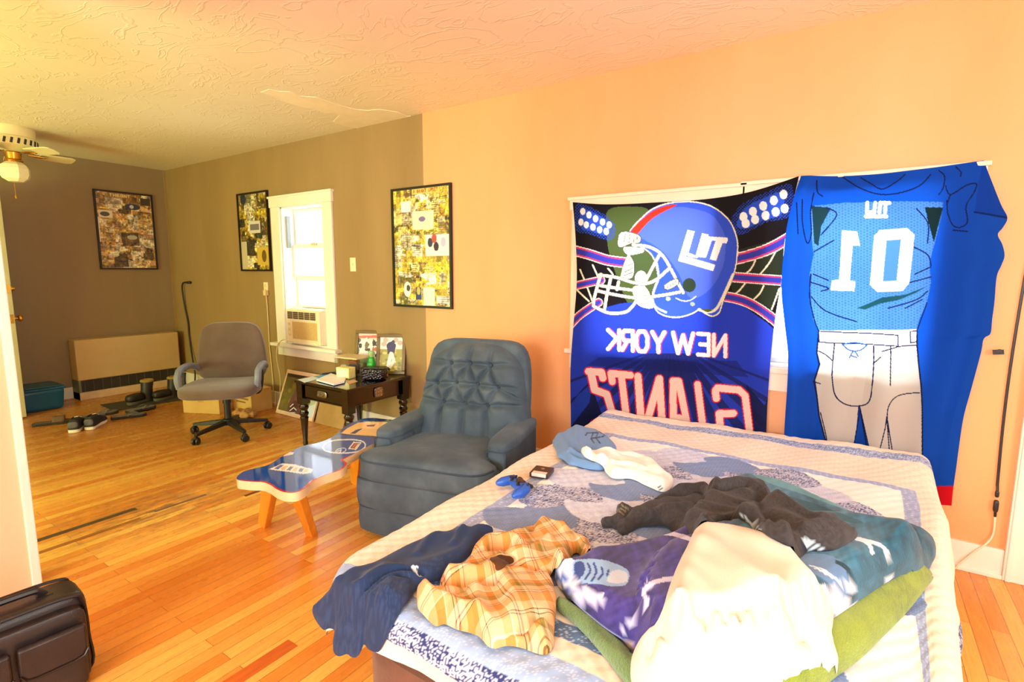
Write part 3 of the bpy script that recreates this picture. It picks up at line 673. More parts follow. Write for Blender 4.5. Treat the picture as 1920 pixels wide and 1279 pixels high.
# top: fine triangulated sheet with the painting
def fill_poly(poly, step, rings=()):
    Pn = np.array(poly); lo, hi = Pn.min(0), Pn.max(0)
    gx, gy = np.meshgrid(np.arange(lo[0], hi[0], step), np.arange(lo[1], hi[1], step)); q = np.stack([gx.ravel(), gy.ravel()], 1)
    t = Paint(q, (0, 0, 0)); ins = t.inside(Pn, np.arange(len(q))); q = q[ins]
    dd = np.full(len(q), 9.)
    for a, c in zip(Pn, np.roll(Pn, -1, 0)):
        e = c-a; tt = np.clip(((q-a)@e)/(e@e+1e-12), 0, 1); dd = np.minimum(dd, np.linalg.norm(q-a-tt[:, None]*e, axis=1))
    q = q[dd > step*.45]
    if rings:
        ar = .5*np.sum(Pn[:, 0]*np.roll(Pn[:, 1], -1)-np.roll(Pn[:, 0], -1)*Pn[:, 1]); tg = np.roll(Pn, -1, 0)-np.roll(Pn, 1, 0)
        nr = np.stack([-tg[:, 1], tg[:, 0]], 1)/(np.linalg.norm(tg, axis=1)[:, None]+1e-9)*(1 if ar > 0 else -1); ext = []
        q = q[[i for i in range(len(q))]]
        for rd in rings:
            c_ = Pn+nr*rd; t2 = Paint(c_, (0, 0, 0)); c_ = c_[t2.inside(Pn, np.arange(len(c_)))]; d2 = np.full(len(c_), 9.)
            for a, c in zip(Pn, np.roll(Pn, -1, 0)):
                e = c-a; tt = np.clip(((c_-a)@e)/(e@e+1e-12), 0, 1); d2 = np.minimum(d2, np.linalg.norm(c_-a-tt[:, None]*e, axis=1))
            ext.append(c_[d2 > rd*.85])
        ext = np.concatenate(ext) if ext else np.zeros((0, 2))
        q = np.concatenate([q[dd[dd > step*.45] > max(rings)+step*.4], ext])
    V2 = [Vector(x) for x in Pn]+[Vector(x) for x in q]
    r = geometry.delaunay_2d_cdt(V2, [], [list(range(len(Pn)))], 1, 1e-6)
    return np.array([tuple(x) for x in r[0]]), [tuple(f) for f in r[2]]
v2, f2 = fill_poly(pl, .0045)
top = MB().add([(a, c, ZBN) for a, c in v2], f2).obj('bench_top', M_BTOP, BN)
pxb = to_px(np.c_[v2[:, 0]+ox, v2[:, 1]+oy, np.full(len(v2), ZBN)]); inb = lambda P: (P-np.array([430, 760]))*4.918
p = Paint(inb(pxb), (18, 78, 172))
pw = Paint(v2, (0, 0, 0)); 
p.fill([(760,340),(1400,80),(1700,80),(1500,330),(1240,280),(1000,270)], (12, 58, 130))
p.fill([(1030,258),(1090,210),(1190,160),(1290,152),(1420,152),(1560,160),(1420,290),(1100,268)], (240, 204, 150)); p.fill([(1110,262),(1170,225),(1230,212),(1160,262)], (14, 58, 130)); p.fill([(1260,184),(1350,176),(1330,196),(1270,196)], (14, 58, 130))
for L in ([(860,390),(890,350),(960,325),(1050,318),(1150,318),(1230,335),(1255,370),(1230,405),(1170,430),(1080,440),(1000,440),(930,432),(880,415),(860,390)],): p.stroke(L, 12, (214, 232, 250), sm=5)
for L in ([(970,440),(1000,405),(1060,395),(1075,415),(1040,440)], [(990,430),(1030,410),(1020,435)], [(1100,408),(1150,335)], [(1165,412),(1215,345)]): p.stroke(L, 7, (190, 214, 244), sm=3)
p.fill([(1095,402),(1145,338),(1218,342),(1170,410)], (236, 238, 240)); p.fill([(1112,395),(1150,348),(1205,350),(1165,402)], (30, 44, 110)); p.fill([(1128,390),(1160,352),(1178,352),(1145,396)], (200, 110, 90)); p.fill([(1155,396),(1185,354),(1200,356),(1168,400)], (225, 200, 190))
p.fill([(365,590),(490,535),(600,545),(770,590),(760,620),(680,635),(560,615),(430,600)], (240, 242, 246))
for k in range(6): p.fill([(415+k*55, 585+k*6), (470+k*46, 548+k*8), (500+k*46, 552+k*8), (450+k*55, 592+k*6)], (226, 186, 150) if k % 2 else (60, 90, 170), .85)
p.fill([(470,475),(540,430),(600,436),(580,455)], (232, 214, 226))
# red painted line along the rim
bd = np.full(len(v2), 9.); Pn = np.array(pl)
for a, c in zip(Pn, np.roll(Pn, -1, 0)):
    e = c-a; tt = np.clip(((v2-a)@e)/(e@e+1e-12), 0, 1); bd = np.minimum(bd, np.linalg.norm(v2-a-tt[:, None]*e, axis=1))
side = inb(pxb); right = (side[:, 1]-690+(side[:, 0]-80)*.22) > 0
p.put(np.nonzero((bd < .009) & right)[0], (200, 24, 46)); p.apply(top.data)
for (tx, ty), (bx, by) in (((-2.36, 1.42), (-2.565, 1.475)), ((-2.17, 1.40), (-2.265, 1.555)), ((-2.47, 2.05), (-2.60, 2.12)), ((-2.37, 2.12), (-2.36, 2.21))):
    MB().bar((tx-ox, ty-oy, ZBN-.043), (bx-ox, by-oy, .0), .10, .045, (0, 1, 0), .062, .036).obj('leg', M_BLEG, BN, smooth=False, bevel=.005)

# --- black side table
M_BLACK = mat('black_lacquer', (7, 6, 6), .14, var=.2, spec=.6, coat=.4)
M_METAL = mat('old_nickel', (150, 140, 120), .3, .9, var=.25, scale=60)
TX0, TX1, TY0, TY1, TZ = -3.57, -2.95, 2.36, 2.99, .525
TB = thing('side_table', 'black side table with turned legs covered in papers and frames below the window', 'table', ((TX0+TX1)/2, (TY0+TY1)/2, 0))
cx, cy = (TX0+TX1)/2, (TY0+TY1)/2; hx, hy = (TX1-TX0)/2, (TY1-TY0)/2
MB().box(-hx, hx, -hy, hy, TZ-.022, TZ).obj('tabletop', M_BLACK, TB, smooth=False, bevel=.006)
MB().box(-hx+.035, hx-.035, -hy+.04, hy-.035, TZ-.14, TZ-.022).obj('apron', M_BLACK, TB, smooth=False, bevel=.003)
MB().box(-hx+.03, hx-.03, -hy+.03, -hy+.036, TZ-.145, TZ-.135).box(hx-.036, hx-.03, -hy+.03, hy-.03, TZ-.145, TZ-.135).obj('moulding', M_BLACK, TB, smooth=False, bevel=.002)
dr = MB().box(-hx+.09, hx-.09, -hy+.026, -hy+.05, TZ-.128, TZ-.034).obj('drawer', M_BLACK, TB, smooth=False, bevel=.004)
MB().soft((0, -hy+.020, TZ-.078), (.11, .012, .05), 4, 5).tube([(-.03, -hy+.015, TZ-.07), (-.02, -hy-.004, TZ-.085), (.02, -hy-.004, TZ-.085), (.03, -hy+.015, TZ-.07)], .004, 6).obj('drawer_pull', M_METAL, dr)
pb = MB().soft((hx-.028, 0, TZ-.078), (.010, .085, .075), 5, 6)
for i in range(3):
    for j in range(3): pb.soft((hx-.024, -.027+i*.027, TZ-.102+j*.024), (.014, .018, .016), 2.2, 3)
pb.obj('ornament_plate', M_METAL, TB)
tl = [(.001, 0), (.017, 0), (.020, .02), (.017, .04), (.024, .14), (.030, .215), (.033, .225), (.026, .235), (.034, .250), (.036, .262), (.028, .272), (.026, .285), (.036, .300), (.038, .312), (.030, .325), (.030, .335), (.034, .34)]
for ax in (-1, 1):
    for ay in (-1, 1):
        g = MB().lathe(tl, (ax*(hx-.045), ay*(hy-.045), 0), 18); g.box(ax*(hx-.045)-.034, ax*(hx-.045)+.034, ay*(hy-.045)-.034, ay*(hy-.045)+.034, .338, TZ-.022)
        g.obj('leg', M_BLACK, TB, angle=40)

# --- office chair
M_FAB = mat('worn_grey_fabric', (104, 87, 80), .95, var=.16, scale=4, bump=.25, bscale=300, sheen=.35, spec=.1); M_PLAS = mat('black_plastic', (30, 29, 30), .4, var=.1); M_ARM = mat('blue_grey_arm_plastic', (120, 128, 144), .45)
OC = thing('office_chair', 'grey fabric swivel office chair on five black castered legs facing the room', 'chair', (-4.30, 2.22, 0), math.radians(46))
def ocs(x, y, z): return (x*(1-.10*max(0, y)), y, z+.25*(x*x)*(1 if z > 0 else .4)-.5*max(0, -y-.55)*(1 if z > 0 else .3))
MB().soft((0, -.05, .405), (.575, .54, .10), 4.5, 14, ocs).obj('seat', M_FAB, OC)
def ocb(x, y, z): return (x*(1-.10*z-.06*z*z), y+.55*x*x*-.9+.9*(.25*z-.35*math.exp(-((z+.55)/.4)**2))*.9, z)
MB().soft((0, .255, .668), (.535, .085, .50), 5, 14, ocb).obj('backrest', M_FAB, OC)
MB().tube([(0, .05, .35), (0, .22, .35), (0, .31, .41), (0, .32, .65)], .022, 8, flat=.5).obj('back_bracket', M_PLAS, OC)
for sg in (-1, 1):
    a = MB().tube(smooth_open([(sg*.20, -.02, .352), (sg*.265, -.04, .365), (sg*.29, -.05, .46), (sg*.29, -.03, .54)], 5), .014, 8); am = a.obj('armrest', M_PLAS, OC)
    MB().tube(smooth_open([(sg*.28, -.165, .43), (sg*.29, -.175, .50), (sg*.29, -.14, .56), (sg*.29, -.06, .582), (sg*.285, .05, .582), (sg*.275, .14, .565), (sg*.265, .20, .53)], 6), [.012]+[.026]*35+[.014], 10).obj('arm_pad', M_ARM, am)
MB().lathe([(.026, .12), (.026, .27), (.032, .27), (.032, .31), (.045, .315), (.05, .352)], n=16).obj('column', M_PLAS, OC)
base = MB().lathe([(.04, .085), (.045, .09), (.045, .13), (.034, .14)], n=18)
for k in range(5):
    a = math.radians(72*k+20); base.bar((.03*math.cos(a), .03*math.sin(a), .11), (.30*math.cos(a), .30*math.sin(a), .078), .05, .038, (0, 0, 1), .028, .024)
bs = base.obj('base', M_PLAS, OC, bevel=.004)
for k in range(5):
    a = math.radians(72*k+20); cxk, cyk = .298*math.cos(a), .298*math.sin(a); a2 = a+.6+k
    ww = MB()
    for s2 in (-1, 1): ww.lathe([(.001, -.010), (.024, -.010), (.029, -.005), (.029, .005), (.024, .010), (.001, .010)], (0, s2*.015, 0), 16, 'y')
    ww.shear(lambda x, y, z: (cxk+x*math.cos(a2)-y*math.sin(a2), cyk+x*math.sin(a2)+y*math.cos(a2), z+.029))
    ww.lathe([(.008, .03), (.008, .07)], (cxk, cyk, 0), 8).lathe([(.02, .045), (.022, .055), (.014, .064)], (cxk, cyk, 0), 10)
    ww.obj('caster', M_PLAS, bs)

# --- heater along the end wall
M_HEAT = mat('tan_heater_enamel', (196, 166, 120), .45, var=.04); M_DARK = mat('dark_grille', (46, 40, 36), .6)
hy0, hy1 = 1.96, 2.955
HT = thing('heater', 'long tan convector heater cabinet under the end wall collage', 'heater', (XL, (hy0+hy1)/2, 0)); hc = (hy1-hy0)/2
MB().box(.02, .20, -hc, hc, .205, .635).obj('cover', M_HEAT, HT, smooth=False, bevel=.012, seg=3)
MB().box(.004, .185, -hc+.01, hc-.01, .0, .62).obj('body', M_DARK, HT, smooth=False)
MB().box(.02, .205, -hc, -hc+.02, .0, .21).obj('end_panel', mat('grey_green_end', (104, 108, 84), .5), HT, smooth=False)
M_FIN = mat('grille_fin', (82, 74, 70), .5)
for k in range(12): MB().box(.184, .192, -hc+.05+k*.08, -hc+.056+k*.08, .082, .20).obj('grille_bar', M_FIN, HT, smooth=False)
MB().box(.02, .207, -hc, hc, .0, .08).obj('base_strip', mat('pale_base_strip', (206, 178, 146), .5), HT, smooth=False, bevel=.004)

# --- ceiling fan
M_FAN = mat('cream_fan_enamel', (236, 226, 180), .4, var=.04); M_GLASS = mat('frosted_lamp_glass', (246, 240, 206), .25, var=.06, scale=20)
FN = thing('ceiling_fan', 'cream ceiling fan with brass fittings and a frosted glass lamp', 'fan', (-5.98, 1.47, 0))
MB().lathe([(.001, ZC), (.155, ZC), (.16, ZC-.02), (.155, ZC-.06), (.15, ZC-.075), (.165, ZC-.09), (.165, ZC-.15), (.13, ZC-.175), (.06, ZC-.19), (.001, ZC-.19)], n=36).obj('housing', M_FAN, FN)
v_ = MB()
for k in range(24):
    a = 2*PI*k/24; v_.bar((.164*math.cos(a), .164*math.sin(a), ZC-.143), (.164*math.cos(a+.06), .164*math.sin(a+.06), ZC-.10), .016, .008, (math.cos(a), math.sin(a), 0))
v_.obj('vent_slot', M_DARK, FN, smooth=False)
for k in range(5):
    a = math.radians(95+72*k)
    def fb_(x, y, z): return (x*math.cos(a)-y*math.sin(a), x*math.sin(a)+y*math.cos(a), ZC-.20+z)
    bl = MB().prism([(.17, -.052), (.25, -.058), (.39, -.062), (.42, -.045), (.425, 0), (.42, .045), (.39, .062), (.25, .058), (.17, .052)], 0, .007)
    bl.shear(lambda x, y, z: fb_(x, y, z-.24*y)); bo = bl.obj('blade', M_FAN, FN, smooth=False, bevel=.002)
    MB().bar((.10, 0, -.002), (.20, -.03, -.006), .022, .008).bar((.10, 0, -.002), (.20, .03, -.006), .022, .008).box(.17, .22, -.04, .04, -.008, -.002).shear(fb_).obj('blade_bracket', M_BRASS, bo)
lk = MB().lathe([(.045, ZC-.19), (.055, ZC-.20), (.05, ZC-.25), (.062, ZC-.262), (.055, ZC-.275)], n=20).obj('light_kit', M_BRASS, FN)
MB().lathe([(.05, ZC-.272), (.085, ZC-.30), (.10, ZC-.33), (.10, ZC-.38), (.088, ZC-.41), (.05, ZC-.435), (.001, ZC-.44)], n=8).obj('lamp_shade', M_GLASS, FN, angle=20)
ch = MB()
for k in range(9): ch.soft((.03, -.02, ZC-.45-k*.012), (.006, .006, .010), 2.5, 2)
ch.lathe([(.001, ZC-.58), (.008, ZC-.575), (.009, ZC-.565), (.003, ZC-.55)], (.03, -.02, 0), 8); ch.obj('pull_chain', M_BRASS, FN)

# --- leather briefcase at the lower left
def leather():
    t = NT('dark_brown_leather'); n = t.noise(t.mapping((1, 1, 1)), 9, 4)
    t.base(t.ramp(n, [(.3, rgba((28, 20, 19))), (.75, rgba((50, 38, 36)))])); t.set(Roughness=.36, Specular_IOR_Level=.5)
    vo = t.n('ShaderNodeTexVoronoi'); vo.inputs['Scale'].default_value = 260; t.l(t.mapping((1, 1, 1)), vo.inputs['Vector']); t.bump(vo.outputs['Distance'], .18, .002); return t.m
M_LEA = leather(); M_LEAD = mat('dark_leather_piping', (26, 18, 18), .4)
BC = thing('briefcase', 'dark brown leather briefcase with two flap pockets standing by the partition end', 'bag', (-2.06, .565, 0), math.radians(-4))
# local: x = thickness (front face at +x), y runs to the camera side (negative)
BW, BH, BT = .40, .30, .15
MB().soft((-BT/2, -BW/2, BH/2+.004), (BT, BW, BH), 9, 12).obj('body', M_LEA, BC)
MB().soft((.012, -BW/2, .14), (.05, BW-.03, .262), 10, 12).obj('front_pocket', M_LEA, BC)
for k in range(2):
    yc = -.108-k*.178
    pk = MB().soft((.042, yc, .107), (.05, .160, .195), 7, 10).obj('pocket', M_LEA, BC)
    fp = [(yc-.082, .225), (yc+.082, .225), (yc+.082, .145), (yc+.070, .124), (yc+.045, .118), (yc-.045, .118), (yc-.070, .124), (yc-.082, .145)]
    fr = lambda a, c, d_: (d_, a, c)
    fo = MB().prism(fp, .050, .074, fr).obj('flap', M_LEA, pk, bevel=.008, seg=3)
    MB().tube([(.075, a, c) for a, c in fp[2:]+fp[:0]][:6], .003, 6).obj('flap_piping', M_LEAD, fo)
def rr(x): 
    return smooth_closed([(x, -.02, .02), (x, -.008, BH*.5), (x, -.015, BH-.03), (x, -.05, BH), (x, -BW/2, BH+.004), (x, -BW+.05, BH), (x, -BW+.015, BH-.03), (x, -BW+.008, BH*.5), (x, -BW+.02, .02), (x, -BW/2, .006)], 5)
for x in (.0, -BT): 
    q = rr(x); MB().tube(q+q[:1], .0055, 6).obj('piping', M_LEAD, BC)
MB().tube([(-BT/2+.02, y, BH-.004) for y in np.linspace(-.06, -BW+.06, 12)], .006, 6, flat=.4).tube([(.028, y, .262) for y in np.linspace(-.03, -BW+.03, 12)], .004, 6).obj('zipper', mat('dark_zip', (52, 44, 42), .35, .4), BC)
hd = [(-BT/2, -.09, BH-.005), (-BT/2, -.105, BH+.018), (-BT/2, -.13, BH+.026), (-BT/2, -.27, BH+.026), (-BT/2, -.295, BH+.018), (-BT/2, -.31, BH-.005)]
MB().tube(smooth_open(hd, 5), .011, 8).box(-BT/2-.02, -BT/2+.02, -.115, -.075, BH-.004, BH+.006).obj('handle', M_LEAD, BC)

# ================================================================== BED
BX0, BX1, BY0, BY1 = -1.205, .285, .885, 2.955
def ztop(x, y):
    h = .498+.012*np.sin(3.1*x+1)*np.sin(2.3*y)*.5+.022*np.clip((y-2.55)/.35, 0, 1)**2*(1+.5*(x+.4))
    return h
BED = thing('bed', 'queen bed with brown base and pale mattress beneath the patchwork quilt', 'bed', ((BX0+BX1)/2, (BY0+BY1)/2, 0))
bcx, bcy = (BX0+BX1)/2, (BY0+BY1)/2
M_BBASE = mat('brown_microsuede', (112, 72, 52), .85, var=.22, scale=5, sheen=.3, bump=.2, bscale=120)
MB().soft((-.05, 0, .17), (BX1-BX0-.20, BY1-BY0-.04, .27), 14, 12).obj('base', M_BBASE, BED)
for ax in (-1, 1):
    for ay in (-1, 1): MB().lathe([(.02, 0), (.03, .005), (.03, .05)], (ax*.62, ay*.9, 0), 12).obj('foot', M_PLAS, BED)
MB().soft((-.055, 0, .39), (BX1-BX0-.15, BY1-BY0-.05, .175), 9, 12).obj('mattress', mat('cream_ticking', (226, 214, 196), .8), BED)

def drop(d, r=.055, flare=.05):
    """rounded edge then a nearly vertical hang; returns outward shift and fall"""
    d = np.asarray(d, float); th = np.clip(d/r, 0, PI/2); hx_ = r*np.sin(th); hz = r*(1-np.cos(th)); e = np.clip(d-r*PI/2, 0, None)
    return hx_+e*flare, hz+e*math.sqrt(1-flare**2)
OVL, OVR, OVF = .085, .32, .138
us = np.arange(BX0-OVL, BX1+OVR+.001, .0042); vs = np.arange(BY0-OVF, BY1+.06, .0042)
Uq, Vq = np.meshgrid(us, vs)
du = np.where(Uq < BX0, BX0-Uq, np.where(Uq > BX1, Uq-BX1, 0)); dv = np.where(Vq < BY0, BY0-Vq, 0); dh = np.where(Vq > BY1, Vq-BY1, 0)
dist = np.hypot(du, np.maximum(dv, dh))
nx_ = np.where(dist > 0, np.sign(Uq-(BX0+BX1)/2)*du/np.maximum(dist, 1e-9), 0); ny_ = np.where(dist > 0, (np.where(dv > 0, -1, 1))*np.maximum(dv, dh)/np.maximum(dist, 1e-9), 0)
cxx, cyy = np.clip(Uq, BX0, BX1), np.clip(Vq, BY0, BY1)
for cxc, sx_, RR in ((BX0, -1, .13), (BX1, 1, .10)):                      # rounded mattress corners at the foot
    qx = sx_*(Uq-(cxc-sx_*RR)); qy = (BY0+RR)-Vq; cm = (qx > 0) & (qy > 0); qd = np.hypot(qx, qy)+1e-9
    dist = np.where(cm, np.maximum(qd-RR, 0), dist); nx_ = np.where(cm, sx_*qx/qd, nx_); ny_ = np.where(cm, -qy/qd, ny_)
    kk = np.minimum(1, RR/qd); cxx = np.where(cm, (cxc-sx_*RR)+sx_*qx*kk, cxx); cyy = np.where(cm, (BY0+RR)-qy*kk, cyy)
sh, fa = drop(dist)
rip = np.clip(dist-.08, 0, .3)*(.10*np.sin(Vq*19+Uq*5)+.07*np.sin(Uq*23+1+Vq*4))
Xq = cxx+nx_*(sh+rip); Yq = np.minimum(cyy+ny_*(sh+rip), D-.07)
quilting = .0014*np.sin(Uq*2*PI/.055+np.sin(Vq*20)*.6)*np.sin(Vq*2*PI/.06)+.004*np.sin(Uq*9+Vq*13)+.003*np.sin(Uq*21-Vq*8)
Xq = Xq-.085*np.clip(2.35-Vq, 0, 1.5)*np.clip((Uq-.17)/.115, 0, 1)
Zq = ztop(cxx, cyy)-fa+quilting
PQ = Paint(np.stack([Uq.ravel(), Vq.ravel()], 1), (250, 240, 224)); X = PQ.X; rq = np.random.default_rng(11)
CRM, LBL, WHT = (246, 228, 206), (160, 176, 214), (253, 249, 242)
def rect(x0, x1, y0, y1, idx=None):
    return np.nonzero((X[:, 0] >= x0) & (X[:, 0] <= x1) & (X[:, 1] >= y0) & (X[:, 1] <= y1))[0]
PQ.put(np.arange(len(X)), CRM)
# tiny rows of sprigs printed on the cream border
k = (np.floor(X[:, 0]/.018)+np.floor(X[:, 1]/.024)).astype(int); fu = (X[:, 0]/.018) % 1; fv = (X[:, 1]/.024+.5*(np.floor(X[:, 0]/.018) % 2)) % 1
sp = (np.hypot((fu-.5)*.9, fv-.5) < .26); PQ.put(np.nonzero(sp)[0], (220, 208, 206), .5)
IX0, IX1, IY0, IY1 = -1.02, .205, 1.06, 2.50       # inner white field
def skew(y, x): return y+.03*(x+.4)
PQ.put(rect(IX0-.055, IX1+.05, IY0-.06, IY1+.045), LBL)
lb = rect(IX0-.055, IX1+.05, IY0-.06, IY1+.045); PQ.put(lb[(np.sin(X[lb, 0]*260+np.sin(X[lb, 1]*150)*2)*np.sin(X[lb, 1]*190) > .55)], (206, 214, 238), .8)
fb_ = rect(IX0-.055, IX1+.05, IY0-.06, IY0); PQ.put(fb_, (92, 122, 168)); PQ.speckle(fb_, (190, 208, 230), .12, rq)
PQ.put(rect(IX0, IX1, IY0, IY1), WHT)
# patchwork of pointed ovals
def blk(a, b): return np.array([a, b])
cols = [(112, 136, 182), (196, 206, 232), (150, 158, 196), (206, 214, 236)]
oct_ = [(-.97, 1.30), (-.62, 1.12), (-.18, 1.12), (.12, 1.32), (.14, 2.05), (-.08, 2.36), (-.40, 2.43), (-.72, 2.40), (-.98, 2.08)]
inside_oct = np.zeros(len(X), bool); inside_oct[PQ.inside(oct_)] = True
sx, sy = .215, .125
pt_tex = np.sin(X[:, 0]*430+np.sin(X[:, 1]*230)*3)*np.sin(X[:, 1]*390+np.sin(X[:, 0]*200)*3)
for j in range(-2, 14):
    for i in range(-2, 8):
        cx0 = -1.05+i*sx+(j % 2)*sx/2; cy0 = 1.12+j*sy*.86
        if not (-1.0 < cx0 < .16 and 1.18 < cy0 < 2.42) or (abs(cx0+.42)/.62+abs(cy0-1.78)/.78) > 1.28: continue
        idx = PQ._near([(cx0-sx*.62, cy0-sy), (cx0+sx*.62, cy0+sy)]); a = (X[idx, 0]-cx0)/(sx*.60); b_ = (X[idx, 1]-cy0)/(sy*.78)
        m = np.abs(b_) < np.clip(1-a*a, 0, 1)**.8; q = idx[m]; kind = (i*2+j) % 3
        if kind == 0: PQ.put(q, (116, 140, 186)); PQ.put(q[(np.sin(X[q, 0]*500)*np.sin(X[q, 1]*500) > .3)], (140, 160, 202))
        elif kind == 1: PQ.put(q, (200, 210, 234)); PQ.put(q[pt_tex[q] > .5], (226, 230, 244))
        else: PQ.put(q, (196, 202, 224)); PQ.put(q[pt_tex[q] > .12], (74, 84, 132))
# outer bands: floral navy with pale blue inside at the foot, navy at the head
fo = np.nonzero((X[:, 1] < BY0-.035) & (X[:, 1] > BY0-.095))[0]; PQ.put(fo, (52, 62, 112)); PQ.put(fo[pt_tex[fo] > .02], (214, 218, 236))
f2_ = np.nonzero((X[:, 1] < BY0+.055) & (X[:, 1] > BY0-.035))[0]; PQ.put(f2_, (158, 182, 220)); PQ.put(f2_[pt_tex[f2_] > .6], (200, 212, 234))
PQ.put(np.nonzero(X[:, 1] < BY0-.095)[0], (250, 228, 204))
hb = np.nonzero((X[:, 1] > skew(2.815, X[:, 0])) & (X[:, 1] < skew(2.885, X[:, 0])))[0]; PQ.put(hb, (120, 138, 184)); PQ.put(hb[pt_tex[hb] > .05], (196, 204, 228))
PQ.put(np.nonzero(X[:, 1] >= skew(2.885, X[:, 0]))[0], (250, 236, 220))
rb = np.nonzero((X[:, 0] > BX1+.20) & (X[:, 0] < BX1+.27) & (X[:, 1] < 2.0))[0]; PQ.put(rb, (52, 62, 112)); PQ.put(rb[pt_tex[rb] > .1], (200, 206, 230))
M_QUILT = mat_paint('quilted_cotton', .85, 0, .2, 250, .15, .1)
qm = MB().grid(np.stack([Xq, Yq, Zq], -1)); quilt = qm.obj('quilt', M_QUILT, None, angle=180); PQ.apply(quilt.data)
tag(quilt, 'cream and blue patchwork quilt with petal patches spread over the bed', 'quilt')

# ------------------------------------------------------------------ height map of the bed, each cloth laid on the ones before
GX0, GY0, GS = -1.9, .2, .01; GW, GH = 290, 285
gx = GX0+np.arange(GW)*GS; gy = GY0+np.arange(GH)*GS; GXX, GYY = np.meshgrid(gx, gy)
ddx = np.maximum(np.maximum(BX0-GXX, GXX-BX1), 0); ddy = np.maximum(BY0-GYY, 0); dd_ = np.hypot(ddx, ddy)
HM = np.maximum(ztop(np.clip(GXX, BX0, BX1), np.clip(GYY, BY0, BY1))+.006-np.where(dd_ < .02, 0, (dd_-.02)*2.3), .16)
_i = np.clip(np.round((Xq.ravel()-GX0)/GS).astype(int), 0, GW-1); _j = np.clip(np.round((Yq.ravel()-GY0)/GS).astype(int), 0, GH-1)
np.maximum.at(HM, (_j, _i), Zq.ravel()+.002)
def samp(A, x, y):
    fx = np.clip((np.asarray(x)-GX0)/GS, 0, GW-1.001); fy = np.clip((np.asarray(y)-GY0)/GS, 0, GH-1.001); i = fx.astype(int); j = fy.astype(int); a = fx-i; b = fy-j
    return A[j, i]*(1-a)*(1-b)+A[j, i+1]*a*(1-b)+A[j+1, i]*(1-a)*b+A[j+1, i+1]*a*b
def blur(A, sig):
    r = int(3*sig)+1; k = np.exp(-.5*(np.arange(-r, r+1)/sig)**2); k /= k.sum()
    B = np.pad(A, ((r, r), (0, 0)), 'edge'); B = sum(k[i]*B[i:i+A.shape[0]] for i in range(2*r+1))
    C = np.pad(B, ((0, 0), (r, r)), 'edge'); return sum(k[i]*C[:, i:i+A.shape[1]] for i in range(2*r+1))
def hit(px, py, dz=0.0):
    d = rayd(px, py); t = np.arange(.4, 5, .006); Pn = d[None]*t[:, None]; z = CAMZ+Pn[:, 2]
    below = z < samp(HM, Pn[:, 0], Pn[:, 1])+dz; i = int(np.argmax(below)) if below.any() else len(t)-1
    lo, hi = t[max(i-1, 0)], t[i]
    for _ in range(12):
        m = (lo+hi)/2; q = d*m
        if CAMZ+q[2] < samp(HM, q[0], q[1])+dz: hi = m
        else: lo = m
    if d[0] < 0: hi = min(hi, -1.34/d[0])
    hi = min(hi, 2.93/d[1]); q = d*hi; return (q[0], q[1])
def fold_noise(P, ang, lam, amp, seed, warp=.5):
    r = np.random.default_rng(seed); out = np.zeros(len(P))
    wx = sum(r.uniform(-1, 1)*np.sin(P[:, 0]*r.uniform(5, 16)+P[:, 1]*r.uniform(-14, 14)+r.uniform(0, 6)) for _ in range(4))
    for k_ in range(3):
        a = ang+r.uniform(-.35, .35); l = lam*r.uniform(1.0, 2.4)
        s_ = np.sin(((P[:, 0]*math.cos(a)+P[:, 1]*math.sin(a))/l)*2*PI+warp*wx*1.6+r.uniform(0, 6))
        out += (.5+.5*s_)**2*(.7**k_)
    return amp*(out/1.1-.35)
